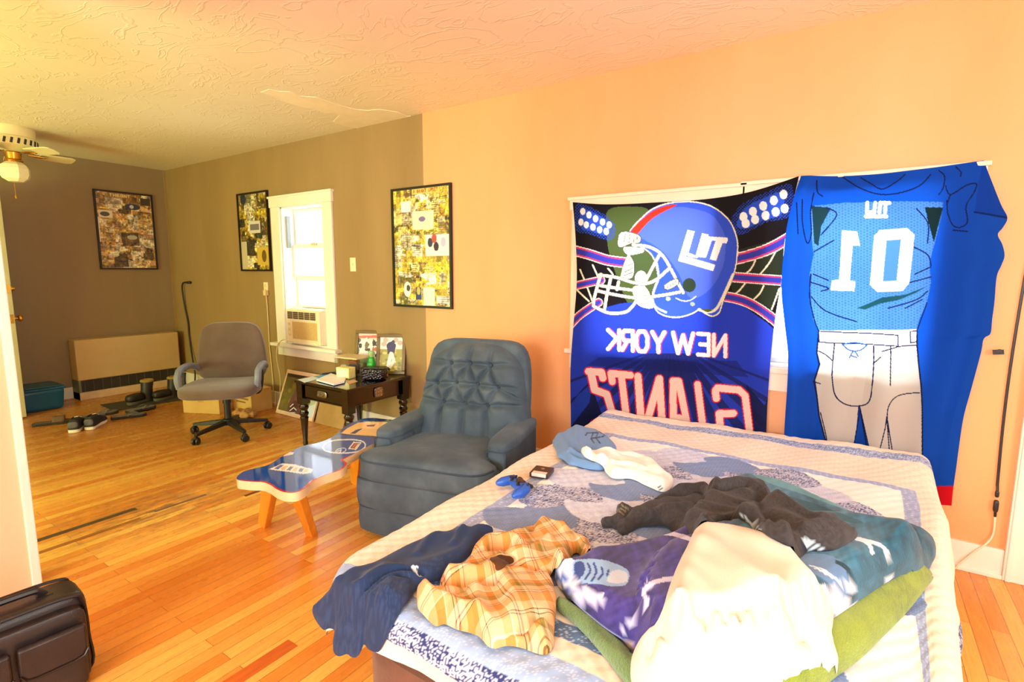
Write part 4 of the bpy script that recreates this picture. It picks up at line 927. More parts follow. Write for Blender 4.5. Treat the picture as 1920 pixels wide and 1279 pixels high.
def heap(name, outline, m, label, cat, thick=.02, edge=.03, sig=2.0, folds=(), noise=(), step=.007, sm=4, dz=None, painter=None, bumps=(), hug=.006, group=None, pal=None, base_on=None):
    global HM
    L = smooth_closed(outline, sm) if sm else outline
    pts = []; La = np.array(L); ar = .5*np.sum(La[:, 0]*np.roll(La[:, 1], -1)-np.roll(La[:, 0], -1)*La[:, 1])
    tg = np.roll(La, -2, 0)-np.roll(La, 2, 0); up = tg[:, 0]/(np.linalg.norm(tg, axis=1)+1e-9)*(1 if ar > 0 else -1)
    up = np.convolve(np.r_[up[-4:], up, up[:4]], np.ones(9)/9, 'valid')      # 1 where the outline is the far, raised rim
    for q, u_ in zip(L, up):
        z = (hug+thick)*.95*max(0, u_)+(0 if dz is None else dz(*q)); pts.append(hit(q[0], q[1], z))
    pa = np.array(pts)
    for _ in range(2): pa = .25*np.roll(pa, 1, 0)+.5*pa+.25*np.roll(pa, -1, 0)
    pts = [tuple(q) for q in pa]; poly = [pts[0]]
    for q in pts[1:]:
        if math.hypot(q[0]-poly[-1][0], q[1]-poly[-1][1]) > .004: poly.append(q)
    v2, f2 = fill_poly(poly, step, [edge*(1-math.cos(a)) for a in (.22, .45, .7, .95)]); Pn = np.array(poly)
    dd = np.full(len(v2), 9.)
    for a, c in zip(Pn, np.roll(Pn, -1, 0)):
        e = c-a; tt = np.clip(((v2-a)@e)/(e@e+1e-12), 0, 1); dd = np.minimum(dd, np.linalg.norm(v2-a-tt[:, None]*e, axis=1))
    prof = np.sqrt(np.clip(1-(1-np.clip(dd/edge, 0, 1))**2, 0, 1))
    HB = blur(HM, sig); sup = samp(HM, v2[:, 0], v2[:, 1]); z = np.maximum(samp(HB, v2[:, 0], v2[:, 1]), sup)
    relief = np.zeros(len(v2))
    for (ang, lam, amp, seed) in noise: relief += fold_noise(v2, ang, lam, amp, seed)
    for Lp, amp, wd in folds:
        W = np.array([hit(a, b) for a, b in smooth_open(Lp, 4)]); d = np.full(len(v2), 9.)
        for a, c in zip(W[:-1], W[1:]):
            e = c-a; tt = np.clip(((v2-a)@e)/(e@e+1e-12), 0, 1); d = np.minimum(d, np.linalg.norm(v2-a-tt[:, None]*e, axis=1))
        relief += amp*np.exp(-(d/wd)**2)
    for (bx, by, amp, rad) in bumps:
        c = np.array(hit(bx, by)); relief += amp*np.exp(-(np.linalg.norm(v2-c, axis=1)/rad)**2)
    zz = np.maximum(z+hug+thick*prof+relief*np.clip(dd/(edge*.8), .25, 1), sup+hug)
    n = len(v2); b = MB(); b.add(np.c_[v2, zz], f2)
    # turned-under edge down to what it lies on
    cnt = {}
    for f in f2:
        for i in range(len(f)):
            a, c = f[i], f[(i+1) % len(f)]; cnt[(a, c)] = 1
    bnd = [(a, c) for a, c in cnt if (c, a) not in cnt]; low = {}
    ctr = v2.mean(0)
    for a, c in bnd:
        for q in (a, c):
            if q not in low: low[q] = len(b.v); b.v.append((v2[q, 0], v2[q, 1], float(min(sup[q]+.0008, zz[q]-.003))))
    b.f += [(c, a, low[a], low[c]) for a, c in bnd]
    org = (float(ctr[0]), float(ctr[1]), float(zz.min()))
    o = b.obj(name, m, None, angle=75, origin=org); tag(o, label, cat, group)
    if painter:
        VV = np.array(b.v); p_ = painter(to_px(VV)); p_.apply(o.data)
    # update the map
    ii = ((v2[:, 0]-GX0)/GS); jj = ((v2[:, 1]-GY0)/GS)
    for di in (0, 1):
        for dj in (0, 1):
            a, c = np.clip(ii.astype(int)+di, 0, GW-1), np.clip(jj.astype(int)+dj, 0, GH-1); np.maximum.at(HM, (c, a), zz)
    return o, zz, v2

def cloth(name, c, var=.1, bscale=500, bump=.25, sheen=.15, rough=.9, scale=10):
    return mat(name, c, rough, var=var, scale=scale, bump=bump, bscale=bscale, sheen=sheen, spec=.12)
ZT = zoomed(900, 760, 3.84); ZS = zoomed(560, 940, 3.4286); ZH = zoomed(1020, 860, 3.0533); ZR = zoomed(1400, 820, 2.7865)

# light blue tee
def paint_tee(px):
    p = Paint((px-np.array([900, 760]))*3.84, (112, 152, 200)); INK = (40, 56, 84)
    for L in ([(770,200),(850,196)], [(815,198),(800,240),(820,270)], [(850,196),(835,235)], [(860,190),(900,212),(880,228)], [(800,240),(870,228)], [(835,235),(865,275)], [(760,215),(770,205)]): p.stroke(L, 9, INK)
    return p
M_CLOTHP = mat_paint('printed_jersey_cloth', .9, 0, .25, 400, .12, .15)
heap('tee_shirt', ZT([(505,238),(570,200),(650,165),(740,148),(820,165),(900,205),(955,262),(985,330),(900,335),(820,345),(780,370),(800,400),(890,448),(885,466),(830,468),(750,456),(690,438),(640,430),(600,392),(560,375),(550,330),(530,290)]), M_CLOTHP,
     'light blue tee shirt with dark lettering lying near the head of the bed', 'shirt', .015, .03, 1.5,
     folds=[(ZT([(660,370),(760,415),(880,455)]), .014, .012), (ZT([(640,400),(740,440),(850,462)]), .010, .010), (ZT([(560,230),(600,300),(640,380)]), .012, .02), (ZT([(700,180),(690,280),(730,370)]), .010, .02)],
     noise=[(.6, .07, .006, 3)], step=.006, painter=paint_tee)
# white tee
def paint_wtee(px):
    p = Paint((px-np.array([900, 760]))*3.84, (252, 248, 238)); 
    for q in ((1288,590),(1300,580),(1310,598),(1296,604)): p.oval(q, 6, 6, (60, 58, 56))
    return p
heap('tee_shirt', ZT([(735,312),(850,312),(950,325),(1100,340),(1190,380),(1290,430),(1350,500),(1400,562),(1340,625),(1280,618),(1245,602),(1170,570),(1090,530),(1000,532),(940,522),(900,475),(885,440),(820,405),(770,385),(735,352)]), M_CLOTHP,
     'white tee shirt with a small dark neck label, crumpled beside the light blue one', 'shirt', .03, .03, 1.5,
     folds=[(ZT([(760,330),(900,370),(1060,400),(1180,430)]), .012, .02), (ZT([(950,480),(1060,480),(1160,520)]), .014, .016), (ZT([(1100,390),(1200,440),(1280,540)]), .010, .02)],
     noise=[(.4, .09, .009, 8), (1.4, .06, .005, 9)], step=.006, painter=paint_wtee)

# navy shorts hanging over the front corner
def paint_shorts(px):
    q = (px-np.array([560, 940]))*3.4286; p = Paint(q, (40, 55, 88))
    m = np.nonzero(((q[:, 0]*.6+q[:, 1]) % 9 < 3.2) & (q[:, 1] > 560+(-.35)*(q[:, 0]-300)))[0]; p.put(m, (58, 74, 108), .55)
    p.fill([(722,420),(740,411),(776,424),(748,432),(760,455),(803,508),(772,478)], (240, 244, 250)); p.stroke([(735,418),(750,445),(800,506)], 11, (240, 244, 250), sm=4)
    return p
heap('shorts', ZS([(1020,140),(1080,162),(1150,140),(1260,190),(1190,222),(1140,290),(1080,375),(970,440),(930,500),(780,548),(710,640),(650,720),(600,820),(548,920),(512,972),(450,958),(420,915),(405,960),(372,1008),(330,1000),(312,982),(255,1002),(220,962),(226,900),(236,836),(195,818),(160,832),(112,772),(85,710),(104,655),(180,570),(260,480),(340,415),(440,395),(560,332),(680,272),(760,240),(860,200),(960,180)]), M_CLOTHP,
     'navy athletic shorts with a small white tick hanging off the near corner of the bed', 'shorts', .026, .03, 2.2,
     folds=[(ZS([(930,505),(800,522),(640,520),(500,580),(360,705),(250,800)]), -.024, .008), (ZS([(760,560),(620,560),(500,620),(400,730)]), -.014, .008), (ZS([(640,500),(500,555),(380,650),(270,760)]), .010, .014), (ZS([(560,500),(440,580),(300,720)]), .012, .02), (ZS([(780,545),(600,560),(480,640),(350,760)]), .014, .018),
            (ZS([(1000,180),(900,260),(820,330),(770,400)]), .010, .014), (ZS([(1100,190),(1040,260),(1000,330)]), .012, .012), (ZS([(600,600),(500,760),(420,900)]), .016, .018), (ZS([(420,740),(360,850),(330,960)]), -.016, .010), (ZS([(240,600),(180,700),(150,800)]), .014, .016)],
     noise=[(-.6, .08, .004, 5)], step=.0045, painter=paint_shorts)

# green plush blanket folded underneath
def plush(name, a, b_):
    t = NT(name); n = t.noise(t.mapping((1, 1, 1)), 28, 5, .7); n2 = t.noise(t.mapping((1, 1, 1)), 6, 3)
    t.base(t.mix(t.ramp(n2, [(.35, (0, 0, 0, 1)), (.7, WHITE4)]), t.ramp(n, [(.3, rgba(a)), (.7, rgba(b_))]), rgba(b_)))
    t.set(Roughness=.95, Specular_IOR_Level=.05, Sheen_Weight=.5); t.bump(t.noise(t.mapping((1, 1, 1)), 160, 4, .7), .7, .012); return t.m
M_GREEN = plush('lime_plush', (84, 108, 2), (150, 172, 8)); M_DGREEN = plush('moss_satin', (78, 112, 44), (112, 146, 70))
gout = [(1742,1066),(1750,1085),(1735,1105),(1700,1150),(1655,1195),(1610,1240),(1560,1275),(1480,1330),(1300,1330),(1225,1300),(1200,1240),(1200,1150),(1240,1080),(1380,1010),(1560,1000),(1690,1035)]
heap('plush_blanket', gout, M_GREEN, 'lime green plush blanket folded at the bottom of the pile on the bed', 'blanket', .065, .05, 3, noise=[(.3, .2, .006, 14)], step=.009)
# satin hem of the same pile, dark green, showing at its near left side
heap('satin_blanket', [(1048,1118),(1075,1128),(1120,1160),(1170,1205),(1215,1250),(1250,1300),(1215,1315),(1172,1282),(1132,1232),(1096,1190),(1062,1158),(1042,1140)], M_DGREEN,
     'moss green satin cloth edge showing under the purple end of the pile', 'blanket', .018, .02, 1.0, step=.006, noise=[(.9, .03, .004, 2)])

# fleece blanket, purple at one end and teal at the other
def paint_fleece(px):
    p = Paint(px, (70, 62, 128)); C = p.C; x = px[:, 0]; y = px[:, 1]
    t = np.clip((x-1290)/110, 0, 1)[:, None]; C[:] = C*(1-t)+np.array((66, 116, 142))*t
    t2 = np.clip((x-1560)/130, 0, 1)[:, None]*.8; C[:] = C*(1-t2)+np.array((24, 74, 94))*t2
    n = np.sin(x*.11+np.sin(y*.09)*2)*np.sin(y*.13+np.sin(x*.06)*2.5); C[:] = np.clip(C*(1+.17*n[:, None]), 0, 255)
    n2 = np.sin(x*.33+y*.21)*np.sin(y*.37-x*.12); C[:] = np.clip(C*(1+.07*n2[:, None]), 0, 255)
    z = lambda L: ZH(L); ICE, WHT2 = (150, 190, 236), (222, 230, 246)
    # underside darkens to deep blue print
    p.fill(z([(60,800),(90,760),(140,740),(180,800),(330,960),(310,1000),(180,900),(70,850)]), (24, 40, 62)); p.fill(z([(300,990),(330,960),(520,1090),(500,1180),(400,1110)]), (238, 206, 190)); p.stroke(z([(340,1010),(380,1050),(350,1080)]), 5, (200, 110, 90))
    p.fill(z([(50,650),(100,590),(160,570),(190,640),(185,720),(240,740),(300,800),(200,800),(120,760),(60,720)]), WHT2, sm=4); p.oval(z([(95,690)])[0], 9, 7, (70, 110, 190)); p.stroke(z([(110,600),(60,650),(130,720),(140,760)]), 5, (56, 92, 170), sm=4)
    p.fill(z([(165,590),(250,575),(340,580),(430,610),(480,640),(488,680),(460,725),(380,730),(280,715),(200,715),(175,680)]), ICE, sm=5); p.fill(z([(175,600),(220,590),(235,640),(200,690),(175,660)]), (50, 76, 150), sm=4); p.fill(z([(400,640),(470,650),(475,700),(420,715),(360,700)]), WHT2, .8, sm=4)
    for L in ([(250,600),(265,640),(235,690)], [(285,600),(300,650),(270,700)], [(330,625),(335,660),(310,690)], [(370,640),(360,670)]): p.stroke(z(L), 4, (40, 70, 150), sm=4)
    for L in ([(150,750),(220,770),(330,775)], [(190,800),(240,815),(320,808)], [(480,440),(600,425),(720,428),(820,455),(870,480)], [(740,685),(640,705),(585,735),(575,780),(590,830),(540,900),(460,970),(450,1010)], [(740,690),(680,692)]): p.stroke(z(L), 8.5, (206, 206, 238), sm=5)
    p.stroke(z([(170,700),(160,790),(320,960),(520,1080)]), 5, (150, 160, 210), sm=4)
    # teal end: pale line, white fur strokes
    for L, wd in (([(1810,460),(1860,490),(1880,540)], 7),): p.stroke(z(L), wd, (236, 240, 246), sm=4)
    p.stroke([(1605,1010),(1650,1022),(1668,1045),(1674,1075),(1668,1086)], 7, (226, 232, 240), sm=5)
    p.fill(ZR([(270,620),(400,610),(480,640),(540,710),(560,800),(540,860),(470,800),(400,740),(320,690)]), (108, 140, 186), .8, sm=4)
    p.fill(ZR([(390,770),(470,790),(540,850),(550,890),(470,940),(420,860)]), (228, 224, 240), sm=4)
    for k in range(7): p.stroke(ZR([(330+k*26, 670+k*14), (420+k*24, 700+k*18), (505+k*10, 780+k*16)]), 2.2, (226, 234, 246), sm=3)
    p.stroke(ZR([(470,650),(530,690),(560,760),(555,840)]), 7, (24, 56, 70), sm=4); p.fill(ZR([(130,290),(300,330),(420,370),(600,440),(560,450),(380,400),(230,350)]), (24, 78, 92), .7, sm=4)
    p.fill(ZR([(30,190),(160,200),(330,270),(520,340),(600,360),(560,390),(300,300),(120,240)]), (112, 170, 182), .7, sm=4)
    return p
M_FLEECE = mat_paint('plush_printed_fleece', .95, 0, .6, 170, .08, .25)
fle = [(1040,1068),(1065,1045),(1110,1022),(1170,1008),(1240,996),(1300,975),(1330,930),(1365,895),(1395,882),(1450,893),(1510,915),(1570,945),(1620,960),(1690,980),(1735,1000),(1752,1022),(1754,1046),(1738,1062),(1700,1075),(1655,1098),(1610,1128),(1560,1162),(1500,1200),(1400,1240),(1280,1250),(1190,1214),(1150,1190),(1110,1160),(1070,1125),(1046,1100)]
heap('fleece_blanket', fle, M_FLEECE, 'folded fleece blanket, purple with a white print at one end and teal at the other', 'blanket', .075, .05, 2.5,
     folds=[(ZR([(580,440),(700,480),(800,560),(780,690)]), .010, .03), (ZH([(480,440),(640,470),(800,540)]), .008, .03)], noise=[(.8, .16, .007, 21)], step=.0034, painter=paint_fleece, )

# white shirt
wsh = [(1304,984),(1345,982),(1400,984),(1440,1005),(1480,1030),(1515,1068),(1545,1110),(1558,1150),(1562,1172),(1558,1190),(1566,1225),(1571,1256),(1540,1254),(1490,1272),(1440,1310),(1330,1330),(1230,1330),(1187,1290),(1182,1255),(1188,1222),(1212,1200),(1238,1160),(1252,1110),(1270,1060),(1290,1020)]
M_WHITE = cloth('white_brushed_cotton', (226, 214, 194), .03, 300, .15)
M_PUL = mat('pale_tan_cord', (226, 186, 130), .7)
ws, _, _ = heap('sweatshirt', wsh, M_WHITE, 'large white sweatshirt spread over the middle of the blanket pile', 'shirt', .035, .035, 2.0,
     folds=[(ZH([(880,960),(1000,960),(1160,940),(1300,900)]), -.030, .012), (ZH([(1380,970),(1470,1060),(1520,1110)]), -.034, .012), (ZH([(1320,905),(1420,1000),(1500,1090),(1560,1170)]), .020, .02), (ZH([(700,1080),(640,1140),(600,1220)]), -.032, .012),
            (ZH([(1480,1100),(1400,1180),(1300,1270)]), -.034, .014), (ZH([(900,560),(1060,640),(1200,780)]), .012, .05), (ZH([(760,760),(800,900),(720,1040)]), .012, .03), (ZH([(1000,1060),(980,1160),(1020,1260)]), .022, .022), (ZH([(760,1040),(820,1160),(840,1270)]), .020, .018), (ZH([(1160,1080),(1120,1180),(1150,1270)]), .018, .018)],
     noise=[(1.1, .10, .010, 31), (.2, .16, .010, 33)], step=.0065)
# dark grey hoodie
def paint_hood(px):
    p = Paint(px, (66, 63, 64)); r = np.random.default_rng(3); n = r.random(len(px)); p.C *= (.86+.26*n[:, None])
    z = lambda L: ZH(L)
    for L, wd in (([(1120,315),(1160,345),(1195,390)], 4), ([(1200,392),(1235,408)], 6), ([(1470,465),(1500,480),(1495,520)], 5), ([(1500,460),(1525,480),(1520,525)], 5), ([(1540,520),(1565,505),(1590,520)], 5), ([(1455,480),(1475,500),(1480,520)], 4)): p.stroke(z(L), wd, (206, 226, 240), sm=3)
    p.stroke(z([(1210,430),(1340,480),(1450,520),(1560,532),(1640,530)]), 5, (30, 34, 56), sm=3)
    for L in ([(425,255),(480,290)], [(425,275),(470,305)], [(420,295),(455,318)]): p.stroke(z(L), 3, (132, 124, 92))
    return p
M_HOOD = mat_paint('heather_grey_knit', .95, 0, .35, 500, .08, .12)
hdo = ZH([(325,335),(395,328),(415,300),(420,252),(500,272),(600,222),(700,182),(800,150),(900,140),(1000,125),(1100,104),(1160,100),(1205,120),(1260,160),(1330,205),(1420,252),(1510,290),(1600,328),(1680,355),(1740,385),(1800,440),(1740,490),(1660,528),(1560,534),(1450,522),(1360,490),(1270,440),(1190,385),(1110,348),(1010,350),(900,372),(780,385),(640,388),(540,395),(470,440),(430,430),(405,398),(340,400),(328,370)])
heap('hoodie', hdo, M_HOOD, 'dark brown-grey knit hoodie with pale sleeve print draped over the back of the pile', 'hoodie', .034, .03, 2.0,
     folds=[(ZH([(500,290),(640,240),(820,230),(1000,215),(1160,200),(1240,260)]), .020, .018), (ZH([(520,310),(660,275),(820,260),(980,240),(1150,225)]), -.012, .010), (ZH([(600,370),(760,330),(900,340)]), .010, .015), (ZH([(1180,130),(1280,250),(1420,350),(1560,420)]), .022, .02), (ZH([(1220,250),(1260,370),(1330,450)]), -.018, .014),
            (ZH([(1280,220),(1420,330),(1560,410),(1640,370)]), -.018, .012), (ZH([(1480,480),(1600,450),(1700,400)]), .014, .016), (ZH([(540,310),(480,350),(450,400)]), -.016, .010), (ZH([(430,320),(500,330),(560,300)]), .014, .010)],
     noise=[(1.0, .08, .006, 41)], step=.0036, painter=paint_hood)

# plaid shirt
def plaid():
    t = NT('madras_plaid'); v = t.mapping((1, 1, .8), (0, 0, .62)); sp = t.n('ShaderNodeSeparateXYZ'); t.l(v, sp.inputs[0])
    def stripes(axis, stops, per):
        f = t.math('FRACT', t.math('DIVIDE', sp.outputs[axis], per)); r = t.ramp(f, stops); r.node.color_ramp.interpolation = 'CONSTANT'; return r
    OR, CR, GN, DK_, RD, WH_ = rgba((226, 158, 84)), rgba((240, 206, 164)), rgba((160, 142, 72)), rgba((66, 52, 58)), rgba((186, 96, 84)), rgba((246, 232, 212))
    a = stripes('X', [(0, OR), (.16, CR), (.30, DK_), (.313, CR), (.35, DK_), (.362, CR), (.52, WH_), (.55, OR), (.66, GN), (.78, CR), (.90, RD), (.92, CR), (.96, DK_), (.97, OR)], .150)
    c = stripes('Y', [(0, CR), (.20, OR), (.36, WH_), (.385, CR), (.50, DK_), (.515, CR), (.55, RD), (.575, CR), (.68, OR), (.78, GN), (.86, CR), (.93, DK_), (.942, CR)], .130)
    k = t.mix(.5, a, c); br_ = t.n('ShaderNodeTexChecker'); br_.inputs['Scale'].default_value = 900
    t.base(t.mix(.35, k, t.mix(.8, a, c, 'MULTIPLY'))); t.set(Roughness=.9, Specular_IOR_Level=.1); t.bump(t.noise(t.mapping((1, 1, 1)), 400), .2, .002); return t.m
M_PLAID = plaid()
heap('plaid_shirt', ZS([(1580,92),(1640,130),(1700,165),(1800,200),(1868,262),(1880,312),(1800,330),(1740,350),(1660,430),(1600,500),(1640,560),(1656,640),(1650,750),(1640,860),(1638,940),(1580,996),(1450,950),(1340,930),(1262,952),(1210,930),(1150,862),(1020,830),(935,788),(880,812),(800,730),(762,680),(768,560),(830,535),(900,528),(915,490),(960,440),(1070,388),(1110,335),(1140,270),(1200,212),(1290,180),(1370,182),(1480,140),(1540,100)]), M_PLAID,
     'orange and tan plaid shirt crumpled beside the navy shorts', 'shirt', .032, .03, 2.0,
     folds=[(ZS([(905,590),(960,610),(1100,600),(1250,595)]), -.030, .012), (ZS([(930,560),(1050,560),(1180,560),(1290,480)]), .024, .022), (ZS([(1240,370),(1310,350),(1370,380),(1290,430)]), -.045, .018), (ZS([(1200,360),(1260,320),(1360,320),(1420,360)]), .022, .016),
            (ZS([(1280,430),(1400,440),(1500,410),(1600,330)]), .024, .018), (ZS([(1270,500),(1400,490),(1520,500)]), -.018, .012), (ZS([(1580,110),(1520,180),(1490,250)]), -.028, .010), (ZS([(1600,120),(1650,200),(1700,250)]), .022, .02), (ZS([(1300,540),(1360,640),(1380,780),(1350,900)]), .016, .02),
            (ZS([(1650,840),(1560,830),(1480,890),(1350,920)]), -.026, .014), (ZS([(1600,900),(1500,910),(1580,980)]), .016, .012), (ZS([(800,640),(900,700),(1000,760),(1130,800)]), .020, .022), (ZS([(880,640),(960,680),(1060,640)]), -.018, .014), (ZS([(1140,640),(1160,760),(1180,900)]), .014, .018)],
     noise=[(.9, .09, .007, 51), (-.5, .12, .006, 52)], step=.005)

_pl = bpy.data.objects['plaid_shirt']
for nm, pts_ in (('neck_patch', [(1222,372),(1255,356),(1290,340),(1330,346),(1362,350),(1385,378),(1378,400),(1340,404),(1320,425),(1280,446),(1262,430),(1262,402)]),):
    ln, _, _ = heap(nm, ZS(pts_), cloth('brown_neck_patch', (84, 48, 18), .35), 'x', 'x', .002, .01, .6, step=.006, hug=.0015)  # flat dark patch on the cloth stands in for the dark neck opening
    for k_ in ('label', 'category'): del ln[k_]
    ln.parent = _pl; ln.location = ln.location-_pl.location
    ln['label'] = 'dark brown patch in place of the open neck of the shirt'

# game controller and its small black box
gc0 = hit(*ZT([(275, 615)])[0]); zc = float(samp(HM, *gc0)); gang = math.radians(8)
M_CTRL = mat('blue_controller_plastic', (38, 92, 190), .35, var=.06); 
GC = thing('game_controller', 'blue game controller lying on the left side of the quilt', 'controller', (gc0[0], gc0[1], zc+.004), math.radians(-28)); GC.scale = (.9, .9, .9)
b = MB().soft((0, .005, .022), (.105, .062, .036), 3, 9); body = b.obj('body', M_CTRL, GC)
for sg in (-1, 1):
    MB().tube(smooth_open([(sg*.045, .012, .024), (sg*.062, -.005, .022), (sg*.072, -.04, .017), (sg*.076, -.07, .014)], 5), [.022]*6+[.021]*5+[.018, .016, .013, .010, .006], 12).obj('grip', M_CTRL, GC)
    st_ = MB().lathe([(.010, .036), (.006, .04), (.006, .046), (.011, .049), (.011, .053), (.007, .052), (.001, .051)], (sg*.028, -.016, 0), 14).obj('thumbstick', M_PLAS, GC)
    MB().soft((sg*.045, .036, .026), (.032, .016, .014), 3, 4).obj('shoulder_button', M_PLAS, GC)
MB().soft((0, .012, .038), (.046, .03, .008), 5, 5).obj('touchpad', mat('dark_touchpad', (44, 30, 40), .3), GC)
for k in range(4): MB().lathe([(.0052, .036), (.0052, .044), (.001, .045)], (.05+.011*math.cos(k*PI/2), .010+.011*math.sin(k*PI/2), 0), 10).obj('button', M_PLAS, GC)
MB().bar((-.062, .010, .040), (-.038, .010, .040), .008, .008).bar((-.05, -.002, .040), (-.05, .022, .040), .008, .008).obj('direction_pad', M_PLAS, GC)
bx0 = hit(*ZT([(445, 505)])[0]); zb = float(samp(HM, *bx0))
BB = thing('memory_card_case', 'small black and brown flat box beside the controller', 'box', (bx0[0], bx0[1], zb+.004), math.radians(12))
MB().box(-.04, .04, -.045, .045, 0, .02).obj('case', mat('dark_brown_case', (52, 34, 30), .4), BB, smooth=False, bevel=.003)
MB().box(-.03, .032, -.047, -.018, .006, .0206).obj('silver_clip', mat('pale_clip', (214, 204, 192), .35), BB, smooth=False, bevel=.002)
MB().lathe([(.008, .02), (.007, .0215), (.001, .0215)], (0, .015, 0), 12).obj('emblem', mat('tan_emblem', (150, 116, 84), .5), BB)

# ================================================================== ON THE WALLS
M_POST = mat_paint('poster_print', .35, 0, 0, 50, .5); M_FRAME = mat('black_frame', (26, 20, 16), .35)
def collage(n, W, Hh, pal, seed, title=None, tcol=(170, 90, 30), tbg=None):
    r = np.random.default_rng(seed); nx = int(W/.0042); nz = int(Hh/.0042)
    Xg, Zg = np.meshgrid(np.linspace(0, W, nx), np.linspace(0, Hh, nz)); p = Paint(np.stack([Xg.ravel(), Zg.ravel()], 1), pal[0])
    for k in range(n):
        c = np.array(pal[r.integers(len(pal))], float); w_, h_ = r.uniform(.05, .18), r.uniform(.04, .15); x, z = r.uniform(-.05, W), r.uniform(-.05, Hh); a = r.normal(0, .05)
        q = [(x+dx*math.cos(a)-dz*math.sin(a), z+dx*math.sin(a)+dz*math.cos(a)) for dx, dz in ((0, 0), (w_, 0), (w_, h_), (0, h_))]; p.fill(q, c)
        for _ in range(r.integers(6, 16)):
            c2 = np.clip(c*r.uniform(.5, 1.4)+r.normal(0, 18, 3), 0, 255); p_ = (x+r.uniform(.0, 1)*w_, z+r.uniform(0, 1)*h_)
            if r.random() < .5: p.oval(p_, r.uniform(.004, .016), r.uniform(.004, .02), c2)
            else: p.stroke([p_, (p_[0]+r.uniform(-.05, .05), p_[1]+r.uniform(-.03, .03))], r.uniform(.004, .016), c2)
        if r.random() < .4:
            for t in range(int(h_/.016)): p.stroke([(x+.01, z+.01+t*.016), (x+w_*r.uniform(.5, .95), z+.01+t*.016)], .005, (124, 106, 76))
    r2 = np.random.default_rng(seed+1); N_ = Xg.shape
    for cell, am in ((2, .10), (5, .12), (12, .12)):
        nz_ = r2.normal(0, 1, (N_[0]//cell+2, N_[1]//cell+2)); nz_ = np.kron(nz_, np.ones((cell, cell)))[:N_[0], :N_[1]]; p.C = np.clip(p.C*(1+am*nz_.ravel()[:, None]*(.9+.2*r2.random((p.C.shape[0], 3)))), 8, 250)
    return p, Xg, Zg
def poster(corner_fn, quad, n, pal, seed, label, place, title=None, extra=None, silver=False):
    """quad: (a0,a1,z0,z1) on the wall; place(a,z,d)->xyz with d out of the wall"""
    a0, a1, z0, z1 = quad; W, Hh = a1-a0, z1-z0; o0 = place((a0+a1)/2, z0, 0); T = thing('collage_poster', label, 'poster', o0, 0, 'framed newspaper collages')
    loc = lambda a, z, d: tuple(np.array(place(a, z, d))-np.array(o0))
    f = MB(); t = .017
    for (b0, b1, c0, c1) in ((a0, a1, z0, z0+t), (a0, a1, z1-t, z1), (a0, a0+t, z0+t, z1-t), (a1-t, a1, z0+t, z1-t)):
        f.add([loc(b, c, d) for d in (.002, .024) for b, c in ((b0, c0), (b1, c0), (b1, c1), (b0, c1))], [(0,3,2,1),(4,5,6,7),(0,1,5,4),(1,2,6,5),(2,3,7,6),(3,0,4,7)])
    f.obj('frame', M_FRAME, T, smooth=False)
    p, Xg, Zg = collage(n, W, Hh, pal, seed)
    if extra: extra(p, W, Hh)
    P3 = np.array([loc(a0+x, z0+z, .012) for x, z in zip(Xg.ravel(), Zg.ravel())]).reshape(Xg.shape+(3,))
    pr_ = MB().grid(P3).obj('print', M_POST, T, smooth=False); p.apply(pr_.data); return T
bw = lambda a, z, d: (a, D-d, z)
ew = lambda a, z, d: (XL+d, a, z)
PY = [(206, 178, 70), (226, 206, 120), (238, 222, 190), (168, 146, 66), (240, 232, 214), (120, 104, 58), (226, 190, 70), (190, 176, 140), (206, 190, 60)]
def ex_mid(p, W, Hh):
    p.fill([(.22, Hh-.055), (.5, Hh-.055), (.5, Hh-.012), (.22, Hh-.012)], (240, 206, 110)); 
    for i, chh in enumerate('A GIANT UPSET'):
        if chh != ' ':
            x = .235+i*.0195; letter(p, chh, [(x, Hh-.024), (x+.012, Hh-.024), (x+.012, Hh-.045), (x, Hh-.045)], .006, (176, 90, 20))
    p.fill([(.22, .60), (.44, .60), (.44, .74), (.22, .74)], (232, 222, 200)); p.oval((.32, .68), .035, .02, (130, 110, 160)); p.fill([(.35, .40), (.59, .40), (.59, .56), (.35, .56)], (236, 230, 232))
    for q, c in (((.40,.5),(60,60,80)), ((.46,.47),(60,44,60)), ((.53,.5),(236,236,250)), ((.53,.5),(190,190,220)), ((.44,.53),(190,80,70))): p.oval(q, .025, .035, c)
    p.fill([(.10, .74), (.2, .74), (.2, .82), (.1, .82)], (238, 236, 240)); p.oval((.15, .14), .04, .06, (232, 232, 236)); p.oval((.16, .15), .02, .025, (80, 70, 70)); p.fill([(.24, .06), (.30, .06), (.30, .16), (.24, .16)], (50, 66, 120)); p.oval((.27, .13), .02, .03, (190, 190, 90))
    p.fill([(.32, .02), (.44, .02), (.44, .16), (.32, .16)], (240, 226, 214))
poster(None, (-3.145, -2.53, 1.075, 2.0), 90, PY, 5, 'black-framed yellowed newspaper collage straddling the tan and orange paint edge', bw, extra=ex_mid)
PD = [(150, 122, 44), (190, 156, 56), (96, 78, 40), (206, 186, 130), (62, 56, 44), (176, 146, 50), (216, 204, 170), (120, 112, 80)]
def ex_l(p, W, Hh):
    p.fill([(.18, .38), (.38, .38), (.38, .50), (.18, .50)], (214, 206, 200)); p.fill([(.2, .41), (.36, .41), (.36, .47), (.2, .47)], (120, 112, 116)); p.fill([(.30, .06), (.52, .06), (.52, .24), (.3, .24)], (206, 172, 70)); p.oval((.42, .15), .04, .06, (110, 86, 40)); p.fill([(.02, .02), (.12, .02), (.12, .3), (.02, .3)], (200, 184, 150)); p.oval((.1, .72), .05, .05, (40, 44, 70))
poster(None, (-5.375, -4.84, 1.355, 2.135), 80, PD, 9, 'dark narrow newspaper collage hung just left of the air conditioner window', bw, extra=ex_l)
